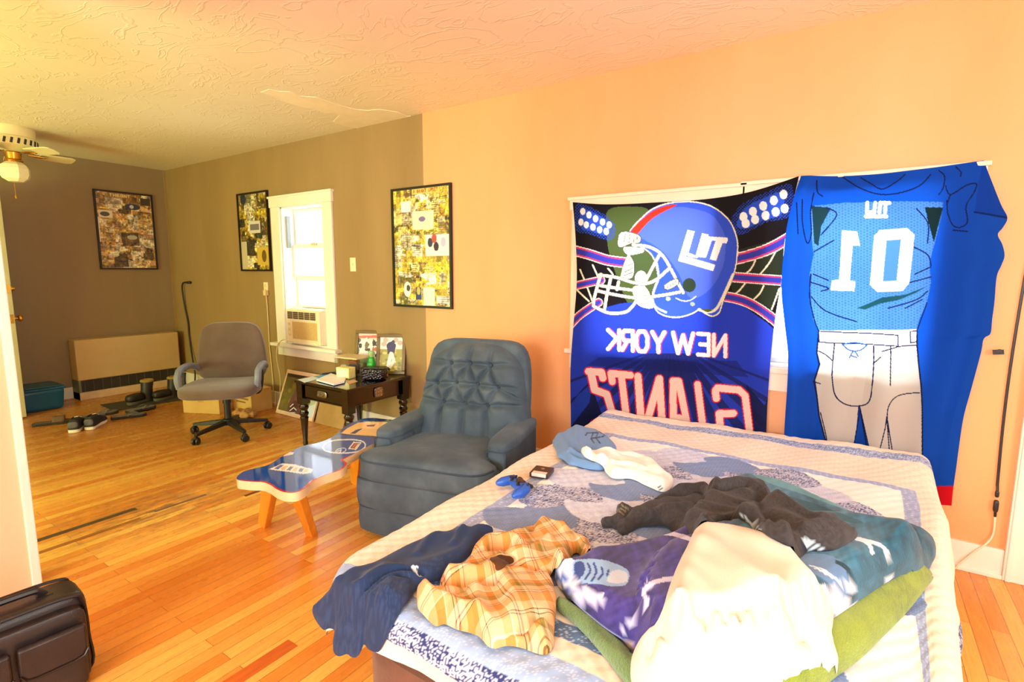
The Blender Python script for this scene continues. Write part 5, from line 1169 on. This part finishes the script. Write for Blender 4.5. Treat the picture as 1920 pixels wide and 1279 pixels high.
PB = [(176, 136, 92), (206, 166, 120), (136, 100, 66), (226, 196, 160), (96, 74, 58), (190, 150, 96), (150, 122, 104), (212, 190, 170)]
def ex_e(p, W, Hh):
    p.fill([(.13, Hh-.07), (.36, Hh-.07), (.36, Hh-.02), (.13, Hh-.02)], (150, 110, 66))
    for i in range(6): letter(p, 'THEGNT'[i], [(.15+i*.034, Hh-.03), (.172+i*.034, Hh-.03), (.172+i*.034, Hh-.058), (.15+i*.034, Hh-.058)], .008, (232, 206, 150))
    p.oval((.36, .70), .075, .035, (52, 56, 84)); p.oval((.35, .70), .02, .02, (206, 206, 224)); p.fill([(.44, Hh-.13), (.54, Hh-.13), (.54, Hh-.05), (.44, Hh-.05)], (70, 54, 44)); p.fill([(.03, .56), (.16, .56), (.16, .64), (.03, .64)], (226, 214, 206)); p.oval((.09, .60), .045, .025, (80, 74, 84))
    p.fill([(.0, .30), (.03, .30), (.03, .55), (.0, .55)], (240, 232, 220)); p.fill([(.02, .0), (.56, .0), (.56, .02), (.02, .02)], (214, 190, 160)); p.oval((.33, .36), .05, .025, (186, 180, 178))
poster(None, (2.31, 2.875, 1.37, 2.225), 90, PB, 13, 'brown newspaper collage poster hung on the end wall above the heater', ew, extra=ex_e)
M_PLATE = mat('ivory_plate', (240, 222, 180), .4, var=.03)
SW = thing('light_switch', 'ivory light switch plate right of the air conditioner window', 'switch', (-3.645, D, 1.355))
MB().box(-.036, .036, -.007, .0, 0, .118).obj('plate', M_PLATE, SW, smooth=False, bevel=.003); MB().box(-.006, .006, -.016, -.004, .05, .07).obj('toggle', M_PLATE, SW, smooth=False, bevel=.002)
def outlet(loc, label, plug_low):
    o = thing('wall_outlet', label, 'outlet', loc); MB().box(-.036, .036, -.007, 0, 0, .115).obj('plate', M_PLATE, o, smooth=False, bevel=.003)
    s_ = MB()
    for z in (.033, .082): s_.soft((0, -.008, z), (.034, .006, .03), 3, 4)
    s_.obj('socket', mat('socket_ivory', (222, 200, 156), .4), o); return o
outlet((-4.97, D, 1.13), 'ivory wall outlet with a white plug below the dark collage', True)
tag(MB().box(-4.965, -4.925, D-.04, D-.0075, 1.115, 1.165).tube([(-4.95, D-.02, 1.12), (-4.952, D-.012, 1.0), (-4.955, D-.01, .6), (-4.93, D-.012, .3), (-4.9, D-.03, .145), (-4.86, D-.035, .14), (-4.80, D-.08, .012)], .005, 6).obj('white_cord', mat('ivory_cord', (222, 196, 146), .5), None), 'ivory cord plugged into the wall outlet and running down to the floor', 'cord')
tag(MB().tube(smooth_open([(-4.48, D-.05, .685), (-4.58, D-.085, .70), (-4.66, D-.085, .668), (-4.70, D-.088, .62), (-4.715, D-.09, .5), (-4.72, D-.06, .3), (-4.76, D-.045, .15), (-4.74, D-.05, .014)], 6), .005, 6).obj('power_cord', mat('ivory_cord_b', (226, 204, 158), .5), None), 'pale power cord hanging from the air conditioner over the sill', 'cord')
tag(MB().soft((-6.50, D-.02, 1.222), (.07, .035, .03), 4, 5).tube(smooth_open([(-6.52, D-.03, 1.222), (-6.60, D-.035, 1.215), (-6.645, D-.03, 1.15), (-6.64, D-.02, .95), (-6.60, D-.016, .75), (-6.60, D-.015, .6), (-6.57, D-.02, .45), (-6.50, D-.04, .3), (-6.45, D-.05, .16), (-6.40, D-.09, .012)], 6), .009, 8).obj('appliance_cord', M_PLAS, None), 'thick black cord plugged in beside the far corner', 'cord')
tag(MB().tube(smooth_open([(.605, D-.012, 2.1), (.604, D-.008, 1.75), (.585, D-.007, 1.38), (.575, D-.007, 1.0), (.575, D-.007, .7), (.582, D-.008, .42)], 6), .0052, 6).soft((.585, D-.014, .33), (.018, .018, .055), 4, 4).soft((.584, D-.012, .385), (.014, .014, .03), 4, 4).tube([(.582, D-.008, .43), (.584, D-.012, .40)], .005, 6).tube([(.585, D-.014, .31), (.587, D-.012, .28)], .005, 6).obj('wall_cable', M_PLAS, None), 'thin black cable running down the orange wall beside the door casing', 'cable')
tag(MB().tube(smooth_open([(.587, D-.012, .285), (.588, D-.01, .20), (.57, D-.022, .155), (.53, D-.026, .10), (.49, D-.032, .04), (.47, D-.038, .006)], 6), .004, 6).obj('extension_lead', mat('cream_lead', (244, 222, 186), .5), None), 'cream lead hanging from the black cable to the baseboard', 'cord')
tag(MB().lathe([(.004, 0), (.008, -.012), (.012, -.03), (.001, -.032)], (.53, D, 1.02), 10, 'y').bar((.51, D-.02, 1.015), (.545, D-.026, 1.02), .012, .02).obj('wall_hook', M_DARK, None), 'small dark hook on the orange wall right of the jersey banner', 'hook')
# --- window air conditioner
M_AC = mat('ivory_plastic', (240, 220, 180), .45, var=.03)
AC = thing('air_conditioner', 'ivory window air conditioner sitting on the sill of the narrow window', 'air conditioner', (-4.34, D, .655))
MB().box(-.245, .245, .0, .16, .013, .345).obj('body', M_AC, AC, smooth=False, bevel=.006)
fpan = MB().box(-.25, .25, -.045, .0, .015, .34).obj('front_panel', M_AC, AC, smooth=False, bevel=.012, seg=3)
MB().box(-.155, .215, -.0475, -.04, .06, .225).obj('intake_grille', mat('tan_intake', (206, 170, 106), .6, var=.1, scale=90), fpan, smooth=False)
MB().box(-.24, .225, -.050, -.044, .015, .045).obj('lower_lip', M_AC, fpan, smooth=False, bevel=.003)
lv = MB()
for k in range(5): lv.box(-.225+k*.087, -.148+k*.087, -.0475, -.03, .25, .318)
lo = lv.obj('louver_opening', mat('brown_louver', (82, 66, 48), .6), fpan, smooth=False)
ls = MB()
for k in range(5):
    for j in range(3): ls.box(-.225+k*.087, -.148+k*.087, -.0485, -.045, .265+j*.018, .269+j*.018)
ls.obj('louver_slat', mat('tan_slat', (178, 150, 110), .5), fpan, smooth=False)
kb = MB()
for z in (.10, .15, .20): kb.lathe([(.016, -.048), (.014, -.056), (.001, -.056)], (-.20, 0, z), 14, 'y')
kb.obj('control_knob', mat('ivory_knob', (226, 196, 140), .4), fpan)

# ================================================================== ON AND AROUND THE SIDE TABLE
def sheet(name, px, z, c, label, cat, th=.0015, group=None):
    pl = [on_z(a, b, z) for a, b in px]; cx_, cy_ = np.mean(pl, 0)
    return tag(MB().prism([(a-cx_, b-cy_) for a, b in pl], 0, th).obj(name, mat(name+'_paper', c, .7, var=.05, scale=30), None, smooth=False), label, cat, group), (cx_, cy_)
ZD = zoomed(490, 640, 5.813); z0 = TZ+.0008
def put_sheet(name, q, c, label, lvl, th=.0016, cat='paper'):
    o, cc = sheet(name, ZD(q), z0+lvl, c, label, cat, th); o.location = (cc[0], cc[1], z0+lvl); return o
put_sheet('paper_sheet', [(400,418),(560,385),(640,408),(470,452)], (206, 226, 236), 'pale blue paper at the left corner of the side table', 0)
put_sheet('envelope', [(590,392),(680,360),(745,370),(655,405)], (80, 160, 220), 'bright blue envelope beside the white papers on the side table', .002)
pp = put_sheet('paper_stack', [(600,430),(760,360),(920,418),(905,455),(790,482)], (246, 246, 250), 'stack of white folded papers on the side table', .004, .010)
put_sheet('receipt', [(930,440),(1010,420),(1050,440),(960,470)], (214, 176, 130), 'small tan receipt in front of the mesh basket', 0, .002)
tag(MB().tube(smooth_open([(-3.545, 2.60, z0+.008), (-3.525, 2.66, z0+.009), (-3.51, 2.70, z0+.009), (-3.525, 2.76, z0+.008), (-3.54, 2.80, z0+.008)], 5), .008, 6).obj('charger_cable', M_PLAS, None), 'short black charger cable behind the papers on the side table', 'cable')
def tloc(px, py, z=TZ): 
    a, b = on_z(*ZD([(px, py)])[0], z); return (a, b, z+.0008)
def frame(base_px, ww, hh, lean, rotz, label, paintfn):
    l = tloc(*base_px); T = thing('picture_frame', label, 'picture frame', l, 0, 'gold-brown photo frames on the side table', rot=(lean, 0, rotz))
    t = .028; f = MB()
    for (x0, x1, za, zb) in ((-ww/2, ww/2, 0, t), (-ww/2, ww/2, hh-t, hh), (-ww/2, -ww/2+t, t, hh-t), (ww/2-t, ww/2, t, hh-t)): f.box(x0, x1, -.008, .010, za, zb)
    f.obj('frame', mat('gold_brown_frame', (112, 92, 44), .35, .2), T, smooth=False, bevel=.004); MB().box(-ww/2+.01, ww/2-.01, .006, .011, .01, hh-.01).obj('backing', M_DARK, T, smooth=False)
    nx = int((ww-2*t)/.003); nz = int((hh-2*t)/.003); Xg, Zg = np.meshgrid(np.linspace(-ww/2+t, ww/2-t, nx), np.linspace(t, hh-t, nz))
    p = Paint(np.stack([(Xg.ravel()+ww/2)/ww, Zg.ravel()/hh], 1), (240, 236, 228)); paintfn(p)
    o = MB().grid(np.stack([Xg, np.full_like(Xg, -.002), Zg], -1)).obj('photo', M_POST, T, smooth=False); p.apply(o.data)
    MB().bar((0, .012, hh*.7), (0, .012+.45*hh*math.sin(lean if lean > 0 else .3), hh*.06), .03, .004).obj('stand', M_DARK, T, smooth=False); return T
def ph1(p):
    r = np.random.default_rng(5); p.fill([(0, .78), (1, .78), (1, 1), (0, 1)], (216, 200, 190)); p.fill([(.1,.8),(.85,.82),(.85,.88),(.1,.86)], (206, 110, 90)); p.fill([(0, 0), (1, 0), (1, .3), (0, .3)], (236, 220, 206))
    for k in range(26): p.oval((r.uniform(.1, .9), r.uniform(.3, .75)), r.uniform(.03, .08), r.uniform(.04, .1), [(60, 54, 50), (236, 232, 226), (120, 104, 80), (196, 110, 80)][k % 4])
def ph2(p):
    p.fill([(0, 0), (1, 0), (1, .62), (0, .62)], (170, 164, 62)); r = np.random.default_rng(7)
    for k in range(40): p.oval((r.uniform(0, 1), r.uniform(0, .6)), .06, .03, [(206, 196, 90), (130, 134, 50), (226, 214, 130)][k % 3])
    for q in ((.3,.85),(.65,.85),(.8,.78),(.25,.75)): p.oval(q, .09, .06, (196, 176, 160))
    p.oval((.5, .70), .16, .11, (44, 40, 80)); p.fill([(.38,.5),(.62,.5),(.66,.74),(.36,.74)], (52, 46, 92)); p.stroke([(.5,.5),(.44,.3),(.42,.16)], .12, (240, 240, 236)); p.stroke([(.54,.5),(.60,.34),(.50,.2)], .10, (232, 232, 226)); p.oval((.56, .80), .06, .05, (56, 50, 100)); p.stroke([(.4,.15),(.46,.12)], .07, (40, 36, 40))
frame((1165, 318), .25, .34, -.22, .5, 'brown-framed photo of a crowded match leaning beside the green bottle', ph1)
frame((1405, 362), .24, .33, -.24, .55, 'brown-framed photo of a player on grass nearest the recliner', ph2)
bl_ = tloc(945, 365)
BN2 = thing('clear_bin', 'clear plastic bin with a flat pale lid holding odds and ends on the side table', 'bin', (bl_[0]+.0, bl_[1]+.05, bl_[2]), .1)
M_CLEAR = mat_glass('clear_plastic', (.93, .95, .93), .2)
cb_ = MB()
for (x0, x1, y0, y1) in ((-.12, .12, -.08, -.077), (-.12, .12, .077, .08), (-.12, -.117, -.077, .077), (.117, .12, -.077, .077)): cb_.box(x0, x1, y0, y1, .0, .135)
cb_.box(-.12, .12, -.08, .08, 0, .003).obj('tub', M_CLEAR, BN2, smooth=False); MB().box(-.128, .128, -.088, .088, .135, .147).obj('lid', mat('pale_lid', (226, 208, 160), .35), BN2, smooth=False, bevel=.004)
def inbin(nm, c, dx, dy, dz_, sx_, sy_, sz_, col, label, cat):
    ca, sa = math.cos(.1), math.sin(.1); o = MB().soft((0, 0, sz_/2), (sx_, sy_, sz_), 5, 5).obj(nm, mat(nm+'_mat', col, .5), None); o.location = (bl_[0]+.0+dx*ca-dy*sa, bl_[1]+.05+dx*sa+dy*ca, bl_[2]+.0032+dz_); o.rotation_euler = (0, 0, .1+c); tag(o, label, cat)
inbin('pill_carton', 0, -.06, -.02, 0, .07, .06, .075, (226, 222, 206), 'white carton inside the clear bin', 'carton')
inbin('striped_tin', .1, .03, -.01, 0, .085, .07, .085, (70, 66, 110), 'dark blue tin inside the clear bin', 'tin')
inbin('red_tin', .1, .03, -.01, .085, .08, .066, .032, (140, 50, 48), 'dark red tin on the blue tin inside the clear bin', 'tin')
inbin('pink_pouch', 0, .088, .03, 0, .03, .06, .09, (214, 150, 130), 'pink pouch inside the clear bin', 'pouch')
yb = tloc(950, 372)
YB_ = thing('tissue_box', 'small cream and yellow box in front of the clear bin', 'box', (yb[0]+.06, yb[1]-.072, yb[2]), .18)
MB().box(-.062, .062, -.04, .04, 0, .085).obj('carton', mat('cream_carton', (240, 224, 140), .5, var=.12, scale=30), YB_, smooth=False, bevel=.003); MB().box(-.05, .05, -.0412, -.035, .012, .072).obj('printed_panel', mat('cream_panel', (244, 236, 190), .5, var=.1, scale=60), YB_, smooth=False)
mb = tloc(1185, 425)
MBK = thing('mesh_basket', 'dark purple glossy basket at the front edge of the side table', 'basket', (mb[0], mb[1]+.04, mb[2]), .55)
def bask(x, y, z): return (x*(1+.08*z), y*(1+.08*z), z)
M_BASK = NT('sparkly_purple_mesh'); vo = M_BASK.n('ShaderNodeTexVoronoi'); vo.inputs['Scale'].default_value = 70; M_BASK.l(M_BASK.mapping((1, 1, 1)), vo.inputs['Vector'])
M_BASK.base(M_BASK.ramp(vo.outputs['Distance'], [(.15, rgba((86, 62, 96))), (.4, rgba((24, 14, 26)))])); M_BASK.set(Roughness=.2, Specular_IOR_Level=.7); M_BASK.bump(vo.outputs['Distance'], .8, .01)
MB().soft((0, 0, .047), (.19, .12, .094), 6, 9, bask).obj('basket_body', M_BASK.m, MBK)
MB().tube([(.097*math.cos(a)*(1/(abs(math.cos(a))**5+abs(math.sin(a))**5)**.2), .062*math.sin(a)*(1/(abs(math.cos(a))**5+abs(math.sin(a))**5)**.2), .09) for a in np.linspace(0, 2*PI, 33)], .004, 6).obj('rim', M_BLACK, MBK)
gb = tloc(1262, 352)
GB = thing('green_bottle', 'bright green spray bottle standing between the two photo frames', 'bottle', (gb[0]-.005, gb[1]-.055, gb[2]), .3)
MB().soft((0, 0, .075), (.066, .045, .15), 4, 8, lambda x, y, z: (x*(1-.28*max(0, z))+.05*z, y, z)).obj('body', mat('bright_green_plastic', (24, 170, 46), .3), GB); MB().lathe([(.016, .145), (.016, .158), (.026, .16), (.028, .178), (.02, .195), (.001, .198)], (.006, 0, 0), 14).obj('cap', mat('pale_green_cap', (160, 196, 130), .4), GB)
MB().soft((0, -.024, .06), (.05, .006, .07), 5, 4).obj('label_panel', mat('green_label', (70, 200, 80), .4), GB)
wd = tloc(1335, 385)
tag(MB().soft((0, 0, .012), (.06, .035, .024), 4, 5).obj('patterned_pouch', mat('brown_dotted_cloth', (190, 150, 116), .7, var=.5, scale=90), None, origin=None), 'small dotted tan pouch between the basket and the right photo frame', 'pouch').location = (wd[0]+.01, wd[1]+.0, wd[2])

# leaning picture and board under the table
def leaning(name, x0, x1, yb, hh, lean, label, cat): return thing(name, label, cat, ((x0+x1)/2, yb, .001), 0, None, rot=(-lean, 0, 0))
LP = leaning('framed_picture', -4.59, -4.03, 2.83, .43, .36, 'white-framed picture of a muddy player leaning on the wall left of the side table', 'picture')
ww, hh, t = .56, .43, .036; f = MB()
for (x0, x1, za, zb, dd0) in ((-ww/2, ww/2, 0, t, 0), (-ww/2, ww/2, hh-t, hh, 0), (-ww/2, -ww/2+.018, t, hh-t, 0), (ww/2-.018, ww/2, t, hh-t, 0)): f.box(x0, x1, -.010, .010, za, zb)
f.obj('frame', mat('pale_frame', (236, 204, 166), .4), LP, smooth=False, bevel=.003)
Xg, Zg = np.meshgrid(np.linspace(-ww/2+.018, ww/2-.018, 150), np.linspace(t, hh-t, 130)); p = Paint(np.stack([(Xg.ravel()+ww/2)/ww, Zg.ravel()/hh], 1), (110, 96, 48))
r = np.random.default_rng(3)
for k in range(60): p.oval((r.uniform(0, 1), r.uniform(.0, 1)), .05, .05, [(136, 112, 46), (92, 84, 44), (122, 104, 60), (150, 128, 50)][k % 4], .7)
p.fill([(.0, .84), (1, .84), (1, 1), (0, 1)], (58, 46, 36)); p.fill([(.28,.1),(.62,.08),(.74,.5),(.66,.86),(.5,.9),(.36,.6)], (106, 66, 66), sm=4)
for q, c in (((.55,.72),(126,84,92)), ((.5,.4),(120,76,70)), ((.46,.26),(92,52,54)), ((.58,.56),(140,98,100)), ((.42,.18),(70,44,44))): p.oval(q, .10, .10, c)
for L in ([(.36,.12),(.44,.2),(.52,.16)], [(.34,.2),(.4,.27)], [(.4,.08),(.5,.1)]): p.stroke(L, .022, (224, 214, 210))
p.fill([(.68,.0),(1,.0),(1,.5),(.78,.3)], (206, 216, 222)); p.fill([(.82,.3),(1,.4),(1,.95),(.86,.9)], (176, 190, 160))
o = MB().grid(np.stack([Xg, np.full_like(Xg, -.004), Zg], -1)).obj('photo', M_POST, LP, smooth=False); p.apply(o.data); MB().box(-ww/2+.01, ww/2-.01, .002, .009, .01, hh-.01).obj('backing', M_DARK, LP, smooth=False)
CBD = leaning('brown_board', -3.98, -3.62, 2.83, .26, .32, 'plain brown board leaning on the wall beneath the side table', 'board')
MB().box(-.19, .19, -.006, .006, 0, .27).obj('panel', mat('brown_board', (176, 136, 78), .8, var=.15, scale=6), CBD, smooth=False, bevel=.002); MB().box(-.19, .19, -.008, .008, .262, .272).obj('edge_tape', mat('tan_tape', (206, 170, 116), .6), CBD, smooth=False)

# cardboard boxes and crumpled bag behind the office chair
M_CARD = mat('cardboard', (206, 166, 96), .85, var=.08, scale=6)
def box_(loc, w_, d_, h_, rz, label, flaps):
    o = thing('cardboard_box', label, 'box', loc, rz, 'cardboard boxes behind the office chair'); MB().box(-w_/2, w_/2, -d_/2, d_/2, 0, h_).obj('carton', M_CARD, o, smooth=False, bevel=.003); MB().box(-.03, .03, -d_/2-.001, d_/2+.001, h_*.55, h_+.001).obj('tape', mat('brown_tape', (186, 140, 70), .4), o, smooth=False)
    if flaps: MB().box(-w_/2*.6, w_/2*.7, -d_/2-.0012, -d_/2+.002, h_*.55, h_*.62).box(-w_/2*.6, w_/2*.4, -d_/2-.0012, -d_/2+.002, h_*.4, h_*.46).obj('printed_lines', mat('brown_print', (130, 92, 50), .7), o, smooth=False)
    return o
box_((-5.22, 2.55, 0), .38, .30, .20, .45, 'plain cardboard box low behind the left side of the office chair', False)
box_((-4.92, 2.79, 0), .30, .22, .22, .05, 'cardboard box with brown print behind the right side of the office chair', True)
hb_, _ = None, None
bgm = MB().soft((0, 0, .03), (.26, .14, .07), 2.6, 14, lambda x, y, z: (x+.06*math.sin(9*y), y+.08*math.sin(11*x), z*(1+.35*math.sin(7*x+3*y)))).obj('crumpled_bag', mat('brown_paper', (186, 134, 78), .85, var=.25, scale=14), None); bgm.location = (-4.70, 2.58, .006); tag(bgm, 'crumpled brown paper bag on the floor between office chair and leaning picture', 'bag')
blk_ = MB().soft((0, 0, .07), (.14, .12, .14), 4, 8, lambda x, y, z: (x*(1-.2*z), y, z)).obj('black_bag', mat('black_nylon', (30, 28, 30), .5), None); blk_.location = (-5.22, 2.57, .202); tag(blk_, 'small black bag on the cardboard box behind the left arm of the office chair', 'bag')

# ================================================================== FLOOR OF THE FAR ROOM
M_BIN = mat('dark_teal_plastic', (14, 82, 120), .35, var=.06)
SB = thing('storage_bin', 'blue plastic storage bin with lid on the floor left of the heater', 'bin', (-6.66, 1.61, 0))
MB().soft((0, 0, .108), (.36, .33, .216), 10, 10, lambda x, y, z: (x*(1+.05*z), y*(1+.05*z), z)).obj('tub', M_BIN, SB); ld = MB().box(-.195, .195, -.18, .18, .206, .225).box(-.17, .17, -.155, .155, .225, .236).obj('lid', M_BIN, SB, smooth=False, bevel=.007)
ctr = [on_z(*q, 0) for q in ((170,783),(325,742),(340,750),(215,790))]
tag(MB().prism([(-6.32, 2.0), (-6.26, 2.72), (-5.86, 2.70), (-5.93, 1.98)], .0008, .008).obj('boot_mat', mat('dark_rubber_mat', (50, 46, 38), .8, var=.2, scale=40, bump=.3, bscale=200), None, smooth=False), 'dark rubber boot mat on the floor in front of the heater', 'mat')
M_SHOE = mat('black_suede', (30, 25, 30), .8, var=.25, scale=20); M_SOLE = mat('white_rubber_sole', (222, 210, 196), .6); M_GREY = mat('grey_knit', (92, 88, 92), .85, var=.2, scale=60); M_LACE = mat('lace_white', (214, 210, 206), .8)
def shoe_outline(L, w_):
    return [(-L/2, 0), (-L/2+.01, -w_*.36), (-L*.25, -w_*.40), (0, -w_*.38), (L*.22, -w_*.5), (L*.40, -w_*.42), (L/2, -w_*.08), (L*.46, w_*.28), (L*.25, w_*.46), (0, w_*.36), (-L*.25, w_*.38), (-L/2+.012, w_*.34)]
def sneaker(loc, rz, label):
    T = thing('sneaker', label, 'shoe', loc, rz, 'black and grey sneakers on the floor'); L, w_ = .29, .105; ol = [tuple(q) for q in smooth_closed(shoe_outline(L, w_), 4)]
    MB().prism(ol, .0, .03).obj('sole', M_SOLE, T, bevel=.006, angle=50)
    n = len(ol); P = []; hts = [(1.0, .03), (1.0, .05), (.93, .075), (.80, .095), (.60, .108), (.45, .112)]
    rows_ = []
    for s_, z in hts:
        row = []
        for x, y in ol:
            u = (x+L/2)/L; top = .03+(z-.03)*(1.05 if u < .45 else max(.42, 1.05-1.25*(u-.45))); row.append((x*(.5+.5*s_)-(.0 if u > .5 else .0)-.03*(1-s_), y*s_, top))
        rows_.append(row)
    A = np.array(rows_); A = np.concatenate([A, A[:, :1]], 1); up = MB().grid(A).obj('upper', M_SHOE, T, angle=60)
    MB().soft((-.045, 0, .10), (.10, .045, .02), 2.2, 6).obj('opening', M_DARK, T)
    MB().soft((.075, 0, .065), (.12, .085, .05), 2.5, 7).obj('toe_panel', M_GREY, T); MB().soft((-.132, 0, .065), (.03, .07, .06), 3, 6).obj('heel_panel', M_GREY, T)
    lc = MB()
    for k in range(4): lc.tube([(.0+.022*k, -.03, .100-.011*k), (.004+.022*k, 0, .108-.011*k), (.0+.022*k, .03, .100-.011*k)], .0035, 6)
    lc.obj('laces', M_LACE, T); return T
sneaker((-5.52, 1.575, .0005), math.radians(150), 'black and grey sneaker with white sole, left one of the pair nearest the room')
sneaker((-5.50, 1.695, .0005), math.radians(142), 'black and grey sneaker with white sole, right one of the pair nearest the room')
def slide(nm, loc, rz, label, cst, grp, strap='band'):
    T = thing(nm, label, 'shoe', loc, rz, grp); L, w_ = .27, .10; ol = [tuple(q) for q in smooth_closed(shoe_outline(L, w_), 4)]
    MB().prism(ol, 0, .024).obj('sole', mat(nm+'_sole', (40, 36, 34), .8), T, bevel=.005, angle=50); MB().prism([(x*.92, y*.9) for x, y in ol], .0235, .0275).obj('insole', cst, T, angle=50)
    s_ = MB()
    if strap == 'band':
        P = np.array([[(x+.006*math.sin(a), .05*math.cos(a), .02+.05*math.sin(a)) for a in np.linspace(0, PI, 16)] for x in np.linspace(.0, .085, 6)]); s_.grid(P)
        o = s_.obj('strap', cst, T); q = o.modifiers.new('thickness', 'SOLIDIFY'); q.thickness = .004
    else:
        s_.tube(smooth_open([(-.01, -.045, .022), (.03, -.03, .045), (.075, .005, .03), (.03, .032, .045), (-.01, .045, .022)], 5), .006, 8, flat=.6).obj('strap', cst, T)
    return T
M_SLATE = mat('grey_foam', (104, 100, 98), .8, var=.15, scale=30); M_BRN = mat('brown_sandal_leather', (92, 66, 48), .7)
slide('sandal', (-5.88, 1.50, .0005), math.radians(70), 'dark brown sandal lying left of the sneakers, nearest the bin', M_BRN, 'shoes along the far floor')
slide('flip_flop', (-5.85, 1.86, .0005), math.radians(100), 'grey flip-flop between the sneakers and the boot mat', M_SLATE, 'flip-flops by the boot mat', 'thong')
slide('flip_flop', (-5.57, 1.97, .0005), math.radians(70), 'grey flip-flop nearest the office chair', M_SLATE, 'flip-flops by the boot mat', 'thong')
slide('flip_flop', (-5.72, 2.13, .0085), math.radians(100), 'grey flip-flop at the edge of the boot mat', M_SLATE, 'flip-flops by the boot mat', 'thong')
M_BOOT = mat('dark_brown_leather_boot', (38, 28, 26), .5, var=.25, scale=14); M_LINE = mat('tan_fleece_lining', (150, 122, 62), .95, var=.25, scale=60)
def boot(loc, rz, label):
    T = thing('boot', label, 'boot', loc, rz, 'work boots on the mat'); L, w_ = .29, .105; ol = [tuple(q) for q in smooth_closed(shoe_outline(L, w_), 4)]
    MB().prism(ol, 0, .03).obj('sole', mat('boot_sole', (84, 76, 64), .8), T, bevel=.005, angle=50)
    MB().soft((.06, 0, .065), (.19, .10, .085), 2.8, 8).obj('toe_box', M_BOOT, T)
    sh = MB().tube([(-.075, 0, .02), (-.07, 0, .07), (-.075, 0, .13), (-.085, 0, .20)], [.056, .055, .052, .056], 18).obj('shaft', M_BOOT, T)
    MB().lathe([(.046, .196), (.058, .20), (.063, .21), (.058, .222), (.046, .226), (.038, .215), (.001, .17)], (-.085, 0, 0), 18).obj('collar', M_LINE, T)
    lc = MB()
    for k in range(5): lc.tube([(-.030-.006*k, -.03, .085+.022*k), (-.014-.008*k, 0, .092+.022*k), (-.030-.006*k, .03, .085+.022*k)], .0035, 6)
    lc.obj('laces', mat('tan_laces', (150, 120, 80), .8), T); return T
boot((-6.08, 2.27, .0085), math.radians(290), 'dark leather boot with fuzzy tan collar, left one on the boot mat')
boot((-6.04, 2.50, .0085), math.radians(285), 'dark leather boot with fuzzy tan collar, right one on the boot mat')
